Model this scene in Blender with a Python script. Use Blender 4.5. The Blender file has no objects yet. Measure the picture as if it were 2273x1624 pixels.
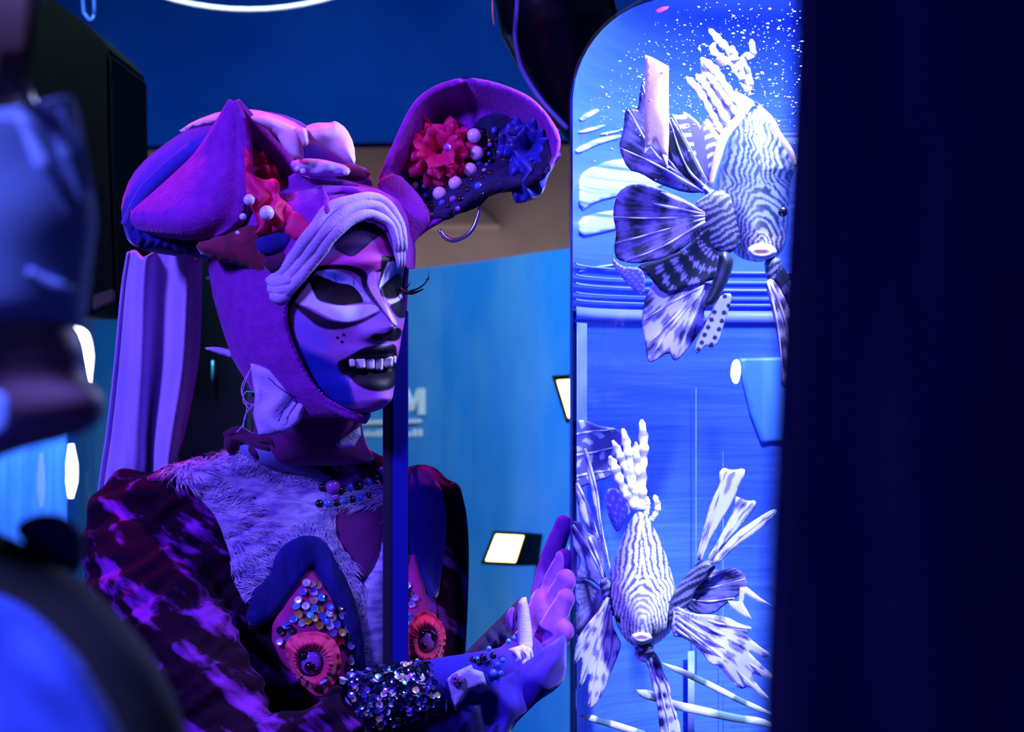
import bpy, bmesh, math, random
import numpy as np
from mathutils import Vector, Matrix
from mathutils.bvhtree import BVHTree
from mathutils.geometry import delaunay_2d_cdt

random.seed(7); RNG = np.random.default_rng(7)
scene = bpy.context.scene
COL = scene.collection

# ------------------------------------------------------------------ camera
F = 5000.0; CX, CY = 1136.5, 812.0; CAMZ = 1.55
def P(px, py, Y):
    return Vector(((px - CX) / F * Y, Y, CAMZ + (CY - py) / F * Y))
def proj(v):
    return (v[..., 0] / v[..., 1] * F + CX, CY - (v[..., 2] - CAMZ) / v[..., 1] * F)

cam = bpy.data.cameras.new('camera'); camo = bpy.data.objects.new('camera', cam)
COL.objects.link(camo); camo.location = (0, 0, CAMZ); camo.rotation_euler = (math.pi / 2, 0, 0)
cam.sensor_width = 36; cam.lens = F / 2273 * 36; cam.clip_start = 0.05
cam.dof.use_dof = True; cam.dof.focus_distance = 2.14; cam.dof.aperture_fstop = 9.5
scene.camera = camo

# ------------------------------------------------------------------ world, lights, exposure
scene.cycles.max_bounces = 4; scene.cycles.diffuse_bounces = 2; scene.cycles.glossy_bounces = 1; scene.cycles.transmission_bounces = 2; scene.cycles.transparent_max_bounces = 6
scene.cycles.caustics_reflective = False; scene.cycles.caustics_refractive = False
vs = scene.view_settings
vs.view_transform = 'Standard'; vs.look = 'None'; vs.exposure = 0.0; vs.gamma = 1.0; vs.use_curve_mapping = False
w = bpy.data.worlds.new('world'); scene.world = w; w.use_nodes = True
w.node_tree.nodes['Background'].inputs[0].default_value = (0.10, 0.12, 0.55, 1)
w.node_tree.nodes['Background'].inputs[1].default_value = 0.22

def spot(name, loc, target, color, energy, size_deg=40, blend=0.6, radius=0.12):
    l = bpy.data.lights.new(name, 'SPOT'); o = bpy.data.objects.new(name, l); COL.objects.link(o)
    o.location = loc; o.rotation_euler = (Vector(target) - Vector(loc)).to_track_quat('-Z', 'Y').to_euler()
    l.color = color; l.energy = energy; l.spot_size = math.radians(size_deg); l.spot_blend = blend; l.shadow_soft_size = radius
    return o
def area(name, loc, target, color, energy, sx, sy=None, shape='RECTANGLE'):
    l = bpy.data.lights.new(name, 'AREA'); o = bpy.data.objects.new(name, l); COL.objects.link(o)
    o.location = loc; o.rotation_euler = (Vector(target) - Vector(loc)).to_track_quat('-Z', 'Y').to_euler()
    l.color = color; l.energy = energy; l.shape = shape; l.size = sx
    if sy: l.size_y = sy
    return o
HEADW = P(700, 650, 2.2)
CHEST = P(640, 1300, 2.3)
# unseen spots set at ceiling height: violet blue from front left, magenta from above right behind, blue from front right
spot('spot_blue_left', (-1.35, 0.75, 2.55), P(560, 900, 2.3), (0.20, 0.12, 1.0), 330, 40, 0.6, 0.16)
spot('spot_magenta_top', (-0.55, 2.95, 3.0), P(700, 560, 2.22), (1.0, 0.03, 0.45), 120, 32, 0.7, 0.10)
spot('spot_magenta_front', (0.55, 1.15, 2.75), P(820, 450, 2.2), (1.0, 0.05, 0.55), 36, 11, 0.9, 0.10)
spot('spot_blue_right', (0.75, 1.35, 2.5), P(1000, 1250, 2.25), (0.12, 0.12, 1.0), 36, 40, 0.7, 0.12)
spot('wall_wash_fill', (-0.75, 2.7, 3.0), (-0.15, 4.7, 1.25), (0.50, 0.92, 1.0), 390, 80, 0.8, 0.15)  # unseen wash added to brighten the blue wall
spot('spot_tank', (0.80, 0.95, 2.95), P(1600, 1290, 2.2), (0.66, 0.70, 1.0), 1000, 13, 0.7, 0.06)
area('beige_fill', (-0.3, 6.45, 1.62), (-0.3, 6.9, 2.0), (1.0, 0.92, 1.0), 4.4, 3.6, .06)  # fill light added out of sight behind the blue wall for the beige band
spot('visitor_fill', (-0.7, 0.1, 2.6), P(40, 800, 0.86), (0.22, 0.24, 1.0), 300, 27, 0.7, 0.15)  # unseen light added to brighten the dark visitor

# ------------------------------------------------------------------ materials
def S(r, g, b):
    f = lambda c: (c / 255 / 12.92) if c / 255 <= 0.04045 else ((c / 255 + 0.055) / 1.055) ** 2.4
    return (f(r), f(g), f(b))
MATS = {}
def mat(name, c=(.5, .5, .5), c2=None, rough=.6, metal=0, sheen=0, sheen_tint=None, nscale=20, bump=0, bscale=60, stretch=(1, 1, 1),
        emit=None, estr=0, attr=False, trans=0, lo=.35, hi=.65, spec=.5, detail=2, coat=0, rot=(0, 0, 0)):
    m = bpy.data.materials.new(name); m.use_nodes = True; nt = m.node_tree; N = nt.nodes; L = nt.links
    b = N['Principled BSDF']; out = N['Material Output']
    b.inputs['Roughness'].default_value = rough; b.inputs['Metallic'].default_value = metal
    b.inputs['Specular IOR Level'].default_value = spec
    b.inputs['Coat Weight'].default_value = coat
    if sheen:
        b.inputs['Sheen Weight'].default_value = sheen; b.inputs['Sheen Roughness'].default_value = .35
        b.inputs['Sheen Tint'].default_value = (*(sheen_tint or (1, 1, 1)), 1)
    tc = N.new('ShaderNodeTexCoord'); mp = N.new('ShaderNodeMapping'); mp.inputs['Scale'].default_value = stretch; mp.inputs['Rotation'].default_value = rot
    if any(rot): mp.vector_type = 'TEXTURE'; mp.inputs['Scale'].default_value = [1 / q for q in stretch]
    L.new(tc.outputs['Object'], mp.inputs['Vector'])
    colsock = None
    if attr:
        a = N.new('ShaderNodeAttribute'); a.attribute_name = 'Col'; colsock = a.outputs['Color']
    if c2 is not None:
        nz = N.new('ShaderNodeTexNoise'); nz.inputs['Scale'].default_value = nscale; nz.inputs['Detail'].default_value = detail
        L.new(mp.outputs['Vector'], nz.inputs['Vector'])
        r = N.new('ShaderNodeValToRGB'); r.color_ramp.elements[0].position = lo; r.color_ramp.elements[1].position = hi
        r.color_ramp.elements[0].color = (*c, 1); r.color_ramp.elements[1].color = (*c2, 1)
        L.new(nz.outputs['Fac'], r.inputs['Fac']); colsock = r.outputs['Color']
    if colsock is not None: L.new(colsock, b.inputs['Base Color'])
    else: b.inputs['Base Color'].default_value = (*c, 1)
    if bump:
        nb = N.new('ShaderNodeTexNoise'); nb.inputs['Scale'].default_value = bscale; nb.inputs['Detail'].default_value = 2
        L.new(mp.outputs['Vector'], nb.inputs['Vector'])
        bp = N.new('ShaderNodeBump'); bp.inputs['Strength'].default_value = bump; bp.inputs['Distance'].default_value = 0.004
        L.new(nb.outputs['Fac'], bp.inputs['Height']); L.new(bp.outputs['Normal'], b.inputs['Normal'])
    if emit:
        b.inputs['Emission Color'].default_value = (*emit, 1); b.inputs['Emission Strength'].default_value = estr
    if trans:
        t = N.new('ShaderNodeBsdfTranslucent'); mx = N.new('ShaderNodeMixShader'); mx.inputs[0].default_value = trans
        if colsock is not None: L.new(colsock, t.inputs['Color'])
        else: t.inputs['Color'].default_value = (*c, 1)
        L.new(b.outputs[0], mx.inputs[1]); L.new(t.outputs[0], mx.inputs[2]); L.new(mx.outputs[0], out.inputs[0])
    MATS[name] = m; return m

def glass_mat(name, tint=(.9, .94, 1), gloss=.10, rough=.03):
    m = bpy.data.materials.new(name); m.use_nodes = True; nt = m.node_tree; N = nt.nodes; L = nt.links
    N.remove(N['Principled BSDF']); out = N['Material Output']
    t = N.new('ShaderNodeBsdfTransparent'); t.inputs[0].default_value = (*tint, 1)
    g = N.new('ShaderNodeBsdfGlossy'); g.inputs['Roughness'].default_value = rough; g.inputs[0].default_value = (1, 1, 1, 1)
    lw = N.new('ShaderNodeLayerWeight'); lw.inputs[0].default_value = .25
    mu = N.new('ShaderNodeMath'); mu.operation = 'MULTIPLY_ADD'; mu.inputs[1].default_value = .22; mu.inputs[2].default_value = gloss * .25
    L.new(lw.outputs['Fresnel'], mu.inputs[0])
    mx = N.new('ShaderNodeMixShader'); L.new(mu.outputs[0], mx.inputs[0]); L.new(t.outputs[0], mx.inputs[1]); L.new(g.outputs[0], mx.inputs[2])
    L.new(mx.outputs[0], out.inputs[0]); MATS[name] = m; return m

mat('wall_blue', S(14, 108, 198), S(92, 140, 196), rough=.7, nscale=2.6, lo=.42, hi=.82, detail=5)
mat('wall_navy', S(3, 42, 122), S(5, 50, 132), rough=.9, nscale=4, spec=0)
mat('beige', S(190, 166, 162), S(178, 154, 150), rough=.8, nscale=6)
mat('floor', S(18, 20, 40), S(26, 28, 52), rough=.35, nscale=8)
mat('ceiling', S(10, 18, 50), rough=.9)
mat('black', S(4, 4, 8), S(7, 7, 12), spec=.1, rough=.8, nscale=30)
mat('black_gloss', S(8, 10, 18), rough=.25)
mat('trim_silver', S(150, 145, 215), rough=.4)
mat('curtain', S(50, 42, 132), S(84, 62, 168), rough=.9, nscale=14, stretch=(4, 4, .6), sheen=.3, sheen_tint=(.2, .2, .9))
mat('lamp_white', (1, 1, 1), emit=(1, .93, .55), estr=6)
mat('lamp_rim', (1, .8, .2), emit=(1, .75, .15), estr=1.0)
mat('lamp_ring', (1, 1, 1), emit=(.62, .40, .66), estr=.55)
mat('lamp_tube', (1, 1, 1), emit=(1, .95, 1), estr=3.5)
mat('lamp_cool', (1, 1, 1), emit=(.7, .85, 1), estr=3)
mat('letter', S(225, 205, 225), rough=.6)
mat('wire_warm', S(230, 160, 110), rough=.3, metal=.5)
glass_mat('acrylic')
mat('tank_back', S(54, 94, 208), S(68, 108, 214), rough=.32, nscale=3, bump=.5, bscale=6, stretch=(1, 1, 14))
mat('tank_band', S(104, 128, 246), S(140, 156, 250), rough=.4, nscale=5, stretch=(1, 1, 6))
mat('reflection_streak', S(168, 184, 250), S(84, 116, 240), rough=.35, nscale=9, stretch=(.5, .5, 26), lo=.46, hi=.66)
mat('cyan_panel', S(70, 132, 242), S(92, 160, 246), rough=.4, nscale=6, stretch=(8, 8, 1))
mat('bubble', S(220, 230, 255), rough=.15)
mat('warm_white', S(255, 240, 235), S(250, 215, 205), rough=.6, nscale=20, stretch=(10, 10, .6), trans=.4)
mat('fish', attr=True, rough=.45)
mat('fin', attr=True, rough=.5, trans=.45)
mat('face', attr=True, rough=.55, spec=.22)
mat('teeth', S(225, 215, 240), rough=.25)
mat('mouth_dark', S(10, 4, 14), rough=.6)
mat('lash', S(6, 6, 12), rough=.4)
mat('hood', S(140, 36, 168), S(122, 28, 154), rough=.95, sheen=.6, sheen_tint=(.8, .3, .9), nscale=90, bump=.25, bscale=300)
mat('hood_dark', S(64, 10, 60), S(90, 18, 80), rough=.95, sheen=.4, nscale=30)
mat('wine', S(92, 14, 52), S(130, 24, 62), rough=.9, sheen=.4, nscale=40)
mat('lining', S(190, 178, 235), S(172, 160, 228), rough=.85, nscale=60, bump=.2, bscale=400)
mat('veil', S(200, 185, 240), S(186, 170, 236), rough=.85, nscale=12, trans=.15, bump=.15, bscale=300)
mat('cap_blue', S(70, 60, 190), S(52, 44, 160), rough=.9, sheen=.3, nscale=10)
mat('bow', S(250, 215, 225), S(235, 195, 215), rough=.8, nscale=12)
mat('flower', S(250, 44, 140), S(235, 24, 120), rough=.6, nscale=30, trans=.35)
mat('pearl', S(225, 220, 240), rough=.22, coat=.4)
mat('bead_dark', S(20, 16, 40), rough=.12, coat=.6)
mat('bead_blue', S(70, 100, 210), rough=.15, coat=.5)
mat('bead_violet', S(150, 80, 190), rough=.15, coat=.5)
mat('gold', S(200, 160, 60), rough=.3, metal=.7)
mat('ruffle_blue', S(24, 26, 120), S(40, 48, 165), rough=.5, nscale=40, sheen=.3)
mat('silver', S(200, 195, 220), rough=.2, metal=.9)
mat('velvet', S(30, 4, 30), S(140, 44, 178), rough=.9, spec=.08, sheen=.06, sheen_tint=(.75, .3, 1), nscale=22, stretch=(.6, 1.0, 2.2), rot=(0, .65, 0), lo=.52, hi=.63, bump=1.0, bscale=40, detail=6)  # violet patches put the nap's sheen into the colour
mat('velvet_plain', S(112, 16, 112), S(92, 10, 96), rough=.85, sheen=.6, sheen_tint=(.9, .3, .7), nscale=30)
mat('fur', S(190, 178, 224), S(122, 108, 180), rough=.9, nscale=60, stretch=(1, 1, 3))
mat('navy', S(20, 22, 92), S(34, 36, 125), rough=.9, spec=.15, nscale=26, sheen=.2, bump=.7, bscale=45, stretch=(2, 1, .6))
mat('drape', S(44, 40, 168), S(66, 36, 160), spec=.15, rough=.9, nscale=10, sheen=.2)
mat('lace', S(14, 12, 50), S(28, 24, 84), rough=.9, nscale=120)
mat('panel_pink', S(190, 20, 130), S(160, 14, 110), rough=.8, sheen=.4, nscale=30)
mat('rosette', S(240, 50, 110), S(215, 36, 96), rough=.8, nscale=60, sheen=.4)
mat('scarf_teal', S(112, 124, 190), S(96, 104, 176), rough=.9, nscale=40)
mat('glove', S(124, 50, 180), S(96, 36, 160), rough=.9, sheen=.5, sheen_tint=(.8, .4, 1), nscale=60)
mat('post', S(24, 28, 150), S(20, 24, 138), spec=.1, rough=.8, nscale=8, stretch=(1, 1, .2))
mat('post_dark', S(10, 10, 44), rough=.6)
for i, c in enumerate([(215, 215, 245), (90, 110, 225), (200, 160, 70), (190, 150, 130), (24, 20, 44), (80, 170, 230), (160, 130, 220), (200, 30, 40)]):
    mat('sequin_%d' % i, S(*c), rough=.28, metal=.25, coat=.3)
for i, c in enumerate([(16, 20, 52), (34, 44, 104), (70, 80, 170), (255, 215, 170), (130, 230, 190), (245, 245, 230), (150, 100, 220)]):
    mat('glitter_%d' % i, S(*c), rough=.22, metal=.3, coat=.5)
mat('skin', S(172, 130, 150), S(156, 116, 140), rough=.55, nscale=12)
mat('hair', S(40, 24, 24), S(70, 44, 40), rough=.6, nscale=40, stretch=(1, 1, .1))
mat('mask', S(150, 176, 240), S(122, 148, 222), rough=.85, nscale=10)
mat('jacket_black', S(10, 10, 14), S(18, 18, 22), rough=.85, nscale=20)
mat('shirt_blue', S(50, 80, 190), S(70, 96, 200), rough=.85, nscale=5)
mat('collar_blue', S(34, 44, 120), rough=.9)
mat('trousers', S(14, 14, 26), rough=.9)
mat('blade', attr=True, rough=.5, trans=.2)

# ------------------------------------------------------------------ object helpers
def obj(name, me, m=None, parent=None, label=None, cat=None, group=None, kind=None, smooth=True):
    o = bpy.data.objects.new(name, me); COL.objects.link(o)
    if m is not None and len(me.materials) == 0: me.materials.append(MATS[m] if isinstance(m, str) else m)
    if parent is not None: o.parent = parent; o.matrix_parent_inverse = parent.matrix_world.inverted() if parent.type != 'EMPTY' else Matrix.Translation(-parent.location)
    if label: o['label'] = label
    if cat: o['category'] = cat
    if group: o['group'] = group
    if kind: o['kind'] = kind
    if smooth and len(me.polygons): me.polygons.foreach_set('use_smooth', np.ones(len(me.polygons), dtype=bool))
    return o
def empty(name, loc, label, cat, group=None):
    o = bpy.data.objects.new(name, None); COL.objects.link(o); o.location = loc; o.empty_display_size = .05
    o['label'] = label; o['category'] = cat
    if group: o['group'] = group
    return o
def mesh(name, V, Fc, cols=None):
    me = bpy.data.meshes.new(name)
    me.from_pydata([tuple(map(float, v)) for v in V], [], [tuple(map(int, f)) for f in Fc]); me.update()
    if cols is not None: setcol(me, cols)
    return me
def setcol(me, cols):
    a = me.color_attributes.new('Col', 'FLOAT_COLOR', 'POINT')
    c = np.ones((len(me.vertices), 4), dtype=np.float32); c[:, :3] = cols
    a.data.foreach_set('color', c.ravel())
def box(name, lo, hi, bevel=.0):
    bm = bmesh.new(); bmesh.ops.create_cube(bm, size=1)
    for v in bm.verts:
        v.co = Vector([(lo[i] + hi[i]) / 2 + v.co[i] * (hi[i] - lo[i]) for i in range(3)])
    if bevel: bmesh.ops.bevel(bm, geom=bm.edges[:], offset=bevel, segments=3, affect='EDGES', profile=.6)
    me = bpy.data.meshes.new(name); bm.to_mesh(me); bm.free(); return me
def grid_faces(nr, nc, closed=False):
    f = []
    for i in range(nr - 1):
        for j in range(nc if closed else nc - 1):
            k = (j + 1) % nc; f.append((i * nc + j, i * nc + k, (i + 1) * nc + k, (i + 1) * nc + j))
    return f
def smooth_path(pts, n=24):
    pts = [np.array(p, float) for p in pts]
    if len(pts) == 2: return [pts[0] + (pts[1] - pts[0]) * t for t in np.linspace(0, 1, max(n, 2))]
    out = []; Q = [2 * pts[0] - pts[1]] + pts + [2 * pts[-1] - pts[-2]]
    segs = len(pts) - 1; per = max(2, n // segs)
    for i in range(segs):
        p0, p1, p2, p3 = Q[i:i + 4]
        for t in np.linspace(0, 1, per, endpoint=False):
            out.append(.5 * ((2 * p1) + (-p0 + p2) * t + (2 * p0 - 5 * p1 + 4 * p2 - p3) * t * t + (-p0 + 3 * p1 - 3 * p2 + p3) * t ** 3))
    out.append(pts[-1]); return out
def tube_data(path, radii, n=10, flat=1.0, updir=None, cap=True):
    path = [np.array(p, float) for p in path]; m = len(path)
    r = np.interp(np.linspace(0, 1, m), np.linspace(0, 1, len(radii)), radii) if hasattr(radii, '__len__') else np.full(m, radii)
    V = []; prev = None
    for i in range(m):
        t = path[min(i + 1, m - 1)] - path[max(i - 1, 0)]; t = t / (np.linalg.norm(t) + 1e-9)
        if updir is not None: a = np.array(updir, float)
        elif prev is None: a = np.array([0, 0, 1.]) if abs(t[2]) < .9 else np.array([0, 1., 0])
        else: a = prev
        u = a - t * a.dot(t); u /= np.linalg.norm(u) + 1e-9; prev = u; v = np.cross(t, u)
        for k in range(n):
            an = 2 * math.pi * k / n; V.append(path[i] + r[i] * (u * math.cos(an) * flat + v * math.sin(an)))
    Fc = grid_faces(m, n, True)
    if cap:
        V.append(path[0]); V.append(path[-1]); a, b = len(V) - 2, len(V) - 1
        for k in range(n): Fc.append((a, (k + 1) % n, k)); Fc.append((b, (m - 1) * n + k, (m - 1) * n + (k + 1) % n))
    return V, Fc
def join(parts):
    V = []; Fc = []
    for v, f in parts:
        o = len(V); V += list(v); Fc += [tuple(i + o for i in q) for q in f]
    return V, Fc
def ellipsoid(c, r, nu=20, nv=12):
    V = []; c = np.array(c, float)
    for i in range(nv + 1):
        th = math.pi * i / nv
        for j in range(nu):
            ph = 2 * math.pi * j / nu
            V.append(c + np.array([r[0] * math.sin(th) * math.cos(ph), r[1] * math.sin(th) * math.sin(ph), r[2] * math.cos(th)]))
    return V, grid_faces(nv + 1, nu, True)
def lathe(profile, n=64, center=(0, 0), ang0=0, ang1=2 * math.pi):
    closed = abs(ang1 - ang0 - 2 * math.pi) < 1e-6; V = []
    nn = n if closed else n + 1
    for r, z in profile:
        for k in range(nn):
            a = ang0 + (ang1 - ang0) * k / n; V.append((center[0] + r * math.cos(a), center[1] + r * math.sin(a), z))
    return V, grid_faces(len(profile), nn, closed)
def realize(o, mods):
    """apply modifiers, return plain mesh object"""
    for t, kw in mods:
        md = o.modifiers.new(t, t)
        for k, v in kw.items(): setattr(md, k, v)
    dg = bpy.context.evaluated_depsgraph_get(); dg.update()
    me = bpy.data.meshes.new_from_object(o.evaluated_get(dg)); o.modifiers.clear(); old = o.data; o.data = me
    if len(me.materials) == 0:
        for mt in old.materials: me.materials.append(mt)
    me.polygons.foreach_set('use_smooth', np.ones(len(me.polygons), dtype=bool))
    return o
def bvh_of(o):
    me = o.data; mw = o.matrix_world
    return BVHTree.FromPolygons([v.co for v in me.vertices], [tuple(p.vertices) for p in me.polygons])
CAMP = Vector((0, 0, CAMZ))
def cast(bvh, px, py, default_Y=2.3):
    d = (P(px, py, 1.0) - CAMP).normalized()
    h = bvh.ray_cast(CAMP, d)
    if h[0] is None: return P(px, py, default_Y), Vector((0, -1, 0)), False
    n = h[1]
    if n.dot(d) > 0: n = -n
    return h[0], n, True

# 2-D tools in picture units, used to lay out outlines that then get their own depth
def inside(pts, poly):
    x, y = pts[:, 0], pts[:, 1]; res = np.zeros(len(pts), bool); n = len(poly)
    for i in range(n):
        x1, y1 = poly[i]; x2, y2 = poly[(i + 1) % n]
        c = ((y1 > y) != (y2 > y)) & (x < (x2 - x1) * (y - y1) / ((y2 - y1) + 1e-12) + x1); res ^= c
    return res
def segdist(pts, a, b):
    a = np.array(a, float); b = np.array(b, float); d = b - a
    t = np.clip(((pts - a) @ d) / (d @ d + 1e-12), 0, 1)[:, None]
    return np.linalg.norm(pts - a - t * d, axis=1), t[:, 0]
def polydist(pts, poly, closed=True):
    d = np.full(len(pts), 1e9); n = len(poly)
    for i in range(n if closed else n - 1):
        d = np.minimum(d, segdist(pts, poly[i], poly[(i + 1) % n])[0])
    return d
def round_poly(poly, it=1):
    for _ in range(it):
        q = []
        for i in range(len(poly)):
            a = np.array(poly[i], float); b = np.array(poly[(i + 1) % len(poly)], float)
            q += [a * .78 + b * .22, a * .22 + b * .78]
        poly = q
    return [tuple(p) for p in poly]
def fill(poly, s):
    B = []
    n = len(poly)
    for i in range(n):
        a = np.array(poly[i], float); b = np.array(poly[(i + 1) % n], float); k = max(1, int(np.linalg.norm(b - a) / s))
        for t in range(k): B.append(a + (b - a) * t / k)
    B = np.array(B); lo = B.min(0); hi = B.max(0)
    gx, gy = np.meshgrid(np.arange(lo[0], hi[0] + s, s), np.arange(lo[1], hi[1] + s, s)); gx[1::2] += s * .5
    G = np.stack([gx.ravel(), gy.ravel()], 1); G = G[inside(G, poly)]
    if len(G): G = G[polydist(G, poly) > .55 * s]
    pts = np.concatenate([B, G]) if len(G) else B
    r = delaunay_2d_cdt([Vector(p) for p in pts], [], [list(range(len(B)))], 1, 1e-4)
    V = np.array([list(v) for v in r[0]]); T = [tuple(f) for f in r[2]]
    return V, T
def Zm(x0, y0, sc):
    return lambda L: [(x0 + a / sc, y0 + b / sc) for a, b in L]
def pillow_data(poly, Y0, front, back, s=8, dm=None, Yf=None, wob=0, wobs=.05, rnd=1):
    poly = round_poly(poly, rnd) if rnd else poly
    V2, T = fill(poly, s); d = polydist(V2, poly); dm = dm or max(d.max(), 1e-3)
    h = np.sqrt(np.clip(1 - (1 - np.clip(d / dm, 0, 1)) ** 2, 0, 1)); n = len(V2)
    yo = np.array([Yf(a, b) for a, b in V2]) if Yf else np.zeros(n)
    wv = wob * np.sin(V2[:, 0] * wobs + 1.3 * np.sin(V2[:, 1] * wobs * .7)) * h if wob else 0
    fr = Y0 + yo - front * h + wv; bk = Y0 + yo + back * h + wv
    VF = [P(V2[i, 0], V2[i, 1], fr[i]) for i in range(n)]
    edge = d < 1e-3; idx = np.arange(n); nb = n; VB = []
    for i in range(n):
        if not edge[i]: idx[i] = nb; nb += 1; VB.append(P(V2[i, 0], V2[i, 1], bk[i]))
    Fc = []
    for t in T:
        Fc.append((t[0], t[2], t[1])); q = tuple(int(idx[i]) for i in t)
        if q != tuple(t): Fc.append(q)
    px = np.concatenate([V2, V2[~edge]])
    return VF + VB, Fc, px
def pillow(name, poly, Y0, front, back, m, parent=None, s=8, dm=None, Yf=None, wob=0, wobs=.05, colf=None, rnd=1, **kw):
    V, Fc, px = pillow_data(poly, Y0, front, back, s, dm, Yf, wob, wobs, rnd)
    me = mesh(name, V, Fc, colf(px) if colf else None)
    return obj(name, me, m, parent, **kw)
def patch(name, poly, bvh, off, thick, m, parent=None, s=8, bulge=0, wob=0, wobs=.08, rnd=1, defY=2.3, colf=None, **kw):
    """cloth piece lying on another surface: outline laid on it, lifted by off, given thickness"""
    poly = round_poly(poly, rnd) if rnd else poly
    V2, T = fill(poly, s); d = polydist(V2, poly); dm = max(d.max(), 1e-3); n = len(V2); VF = []; VB = []
    for i in range(n):
        p, nn, _ = cast(bvh, V2[i, 0], V2[i, 1], defY)
        e = off + bulge * math.sqrt(max(0, 1 - (1 - d[i] / dm) ** 2)) + wob * math.sin(V2[i, 0] * wobs + 2 * math.sin(V2[i, 1] * wobs * .6))
        VF.append(p + nn * (e + thick)); VB.append(p - nn * .002)
    Fc = [(t[0], t[2], t[1]) for t in T] + [tuple(i + n for i in t) for t in T]
    cnt = {}
    for t in T:
        for a, b in ((t[0], t[1]), (t[1], t[2]), (t[2], t[0])):
            cnt[(a, b)] = 1
    for (a, b) in cnt:
        if (b, a) not in cnt: Fc.append((a, b, b + n, a + n))
    me = mesh(name, VF + VB, Fc, colf(np.concatenate([V2, V2])) if colf else None)
    return obj(name, me, m, parent, **kw)
def tubeobj(name, path, radii, m, parent=None, n=8, flat=1.0, updir=None, sm=24, **kw):
    V, Fc = tube_data(smooth_path(path, sm) if sm else path, radii, n, flat, updir)
    return obj(name, mesh(name, V, Fc), m, parent, **kw)
def sph_mesh(name, r, nu=14, nv=9, sq=(1, 1, 1)):
    V, Fc = ellipsoid((0, 0, 0), (r * sq[0], r * sq[1], r * sq[2]), nu, nv); return mesh(name, V, Fc)
def place(name, me, m, loc, parent, rot=None, scale=None, **kw):
    o = obj(name, me, None, parent, **kw)
    if m is not None: 
        if len(me.materials) == 0: me.materials.append(MATS[m])
    o.location = loc
    if rot is not None: o.rotation_euler = rot
    if scale: o.scale = (scale,) * 3 if not hasattr(scale, '__len__') else scale
    return o

# ------------------------------------------------------------------ the hall
obj('floor', box('floor', (-5, -2, -.1), (5, 8, 0)), 'floor', kind='structure', smooth=False)
obj('ceiling', box('ceiling', (-5, -2, 3.2), (5, 8, 3.3)), 'ceiling', kind='structure', smooth=False)
def curved_wall(name, plan, z0, z1, th, m):
    pl = smooth_path(plan, 48); V = []
    n = len(pl)
    for i, p in enumerate(pl):
        t = pl[min(i + 1, n - 1)] - pl[max(i - 1, 0)]; nn = np.array([-t[1], t[0]]); nn /= np.linalg.norm(nn)
        if nn[1] < 0: nn = -nn
        q = p + nn * th
        V += [(p[0], p[1], z0), (p[0], p[1], z1), (q[0], q[1], z1), (q[0], q[1], z0)]
    Fc = []
    for i in range(n - 1):
        for k in range(4): Fc.append((i * 4 + k, i * 4 + (k + 1) % 4, i * 4 + 4 + (k + 1) % 4, i * 4 + 4 + k))
    return obj(name, mesh(name, V, Fc), m, kind='structure', smooth=False)
curved_wall('wall_back', [(-3.6, 7.2), (-2.2, 6.75), (-1.0, 5.8), (-.22, 4.67), (.096, 3.84), (.42, 3.25), (.95, 2.85), (2.0, 2.6)], 0, 1.75, .12, 'wall_blue')
obj('wall_upper', box('wall_upper', (-5, 6.9, 0), (5, 7.05, 3.2)), 'beige', kind='structure', smooth=False)
BH = CAMZ + (CY - 348) / F * 5.2
me = mesh('trim_1', [(-4.8, 5.2 , BH - .026), (4.8, 5.2, BH + .10), (4.8, 5.2, 3.2), (-4.8, 5.2, 3.2), (-4.8, 5.32, BH - .026), (4.8, 5.32, BH + .10), (4.8, 5.32, 3.2), (-4.8, 5.32, 3.2)],
          [(0, 1, 2, 3), (7, 6, 5, 4), (0, 4, 5, 1), (2, 6, 7, 3), (0, 3, 7, 4), (1, 5, 6, 2)])
obj('trim_1', me, 'wall_navy', kind='structure', smooth=False)

# writing on the blue wall
wb = bvh_of(bpy.data.objects['wall_back'])
sign = empty('wall_sign', P(920, 930, 4.5), 'pale letter M over a thin rule on the blue wall', 'sign')
def wallpoly(name, poly, m, parent, th=.004):
    V = []; n = len(poly)
    for q in poly:
        p, nn, _ = cast(wb, *q, 4.6); V.append(p + nn * th)
    for q in poly:
        p, nn, _ = cast(wb, *q, 4.6); V.append(p + nn * .0005)
    Fc = [tuple(range(n - 1, -1, -1)), tuple(range(n, 2 * n))] + [(i, (i + 1) % n, n + (i + 1) % n, n + i) for i in range(n)]
    return obj(name, mesh(name, V, Fc), m, parent, smooth=False)
wallpoly('letter_m', [(893, 920), (893, 862), (907, 862), (918, 893), (929, 862), (944, 862), (944, 920), (932, 920), (932, 886), (922, 912), (914, 912), (905, 886), (905, 920)], 'letter', sign)
wallpoly('rule', [(790, 933), (936, 930), (936, 938), (790, 943)], 'letter', sign, .003)
xs = 796
while xs < 934:
    wd = random.choice([5, 6, 8]); h = random.choice([10, 13, 16])
    if random.random() < .85: wallpoly('small_letter', [(xs, 968 - h), (xs + wd, 968 - h), (xs + wd, 968), (xs, 968)], 'letter', sign, .002)
    xs += wd + 4

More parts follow.
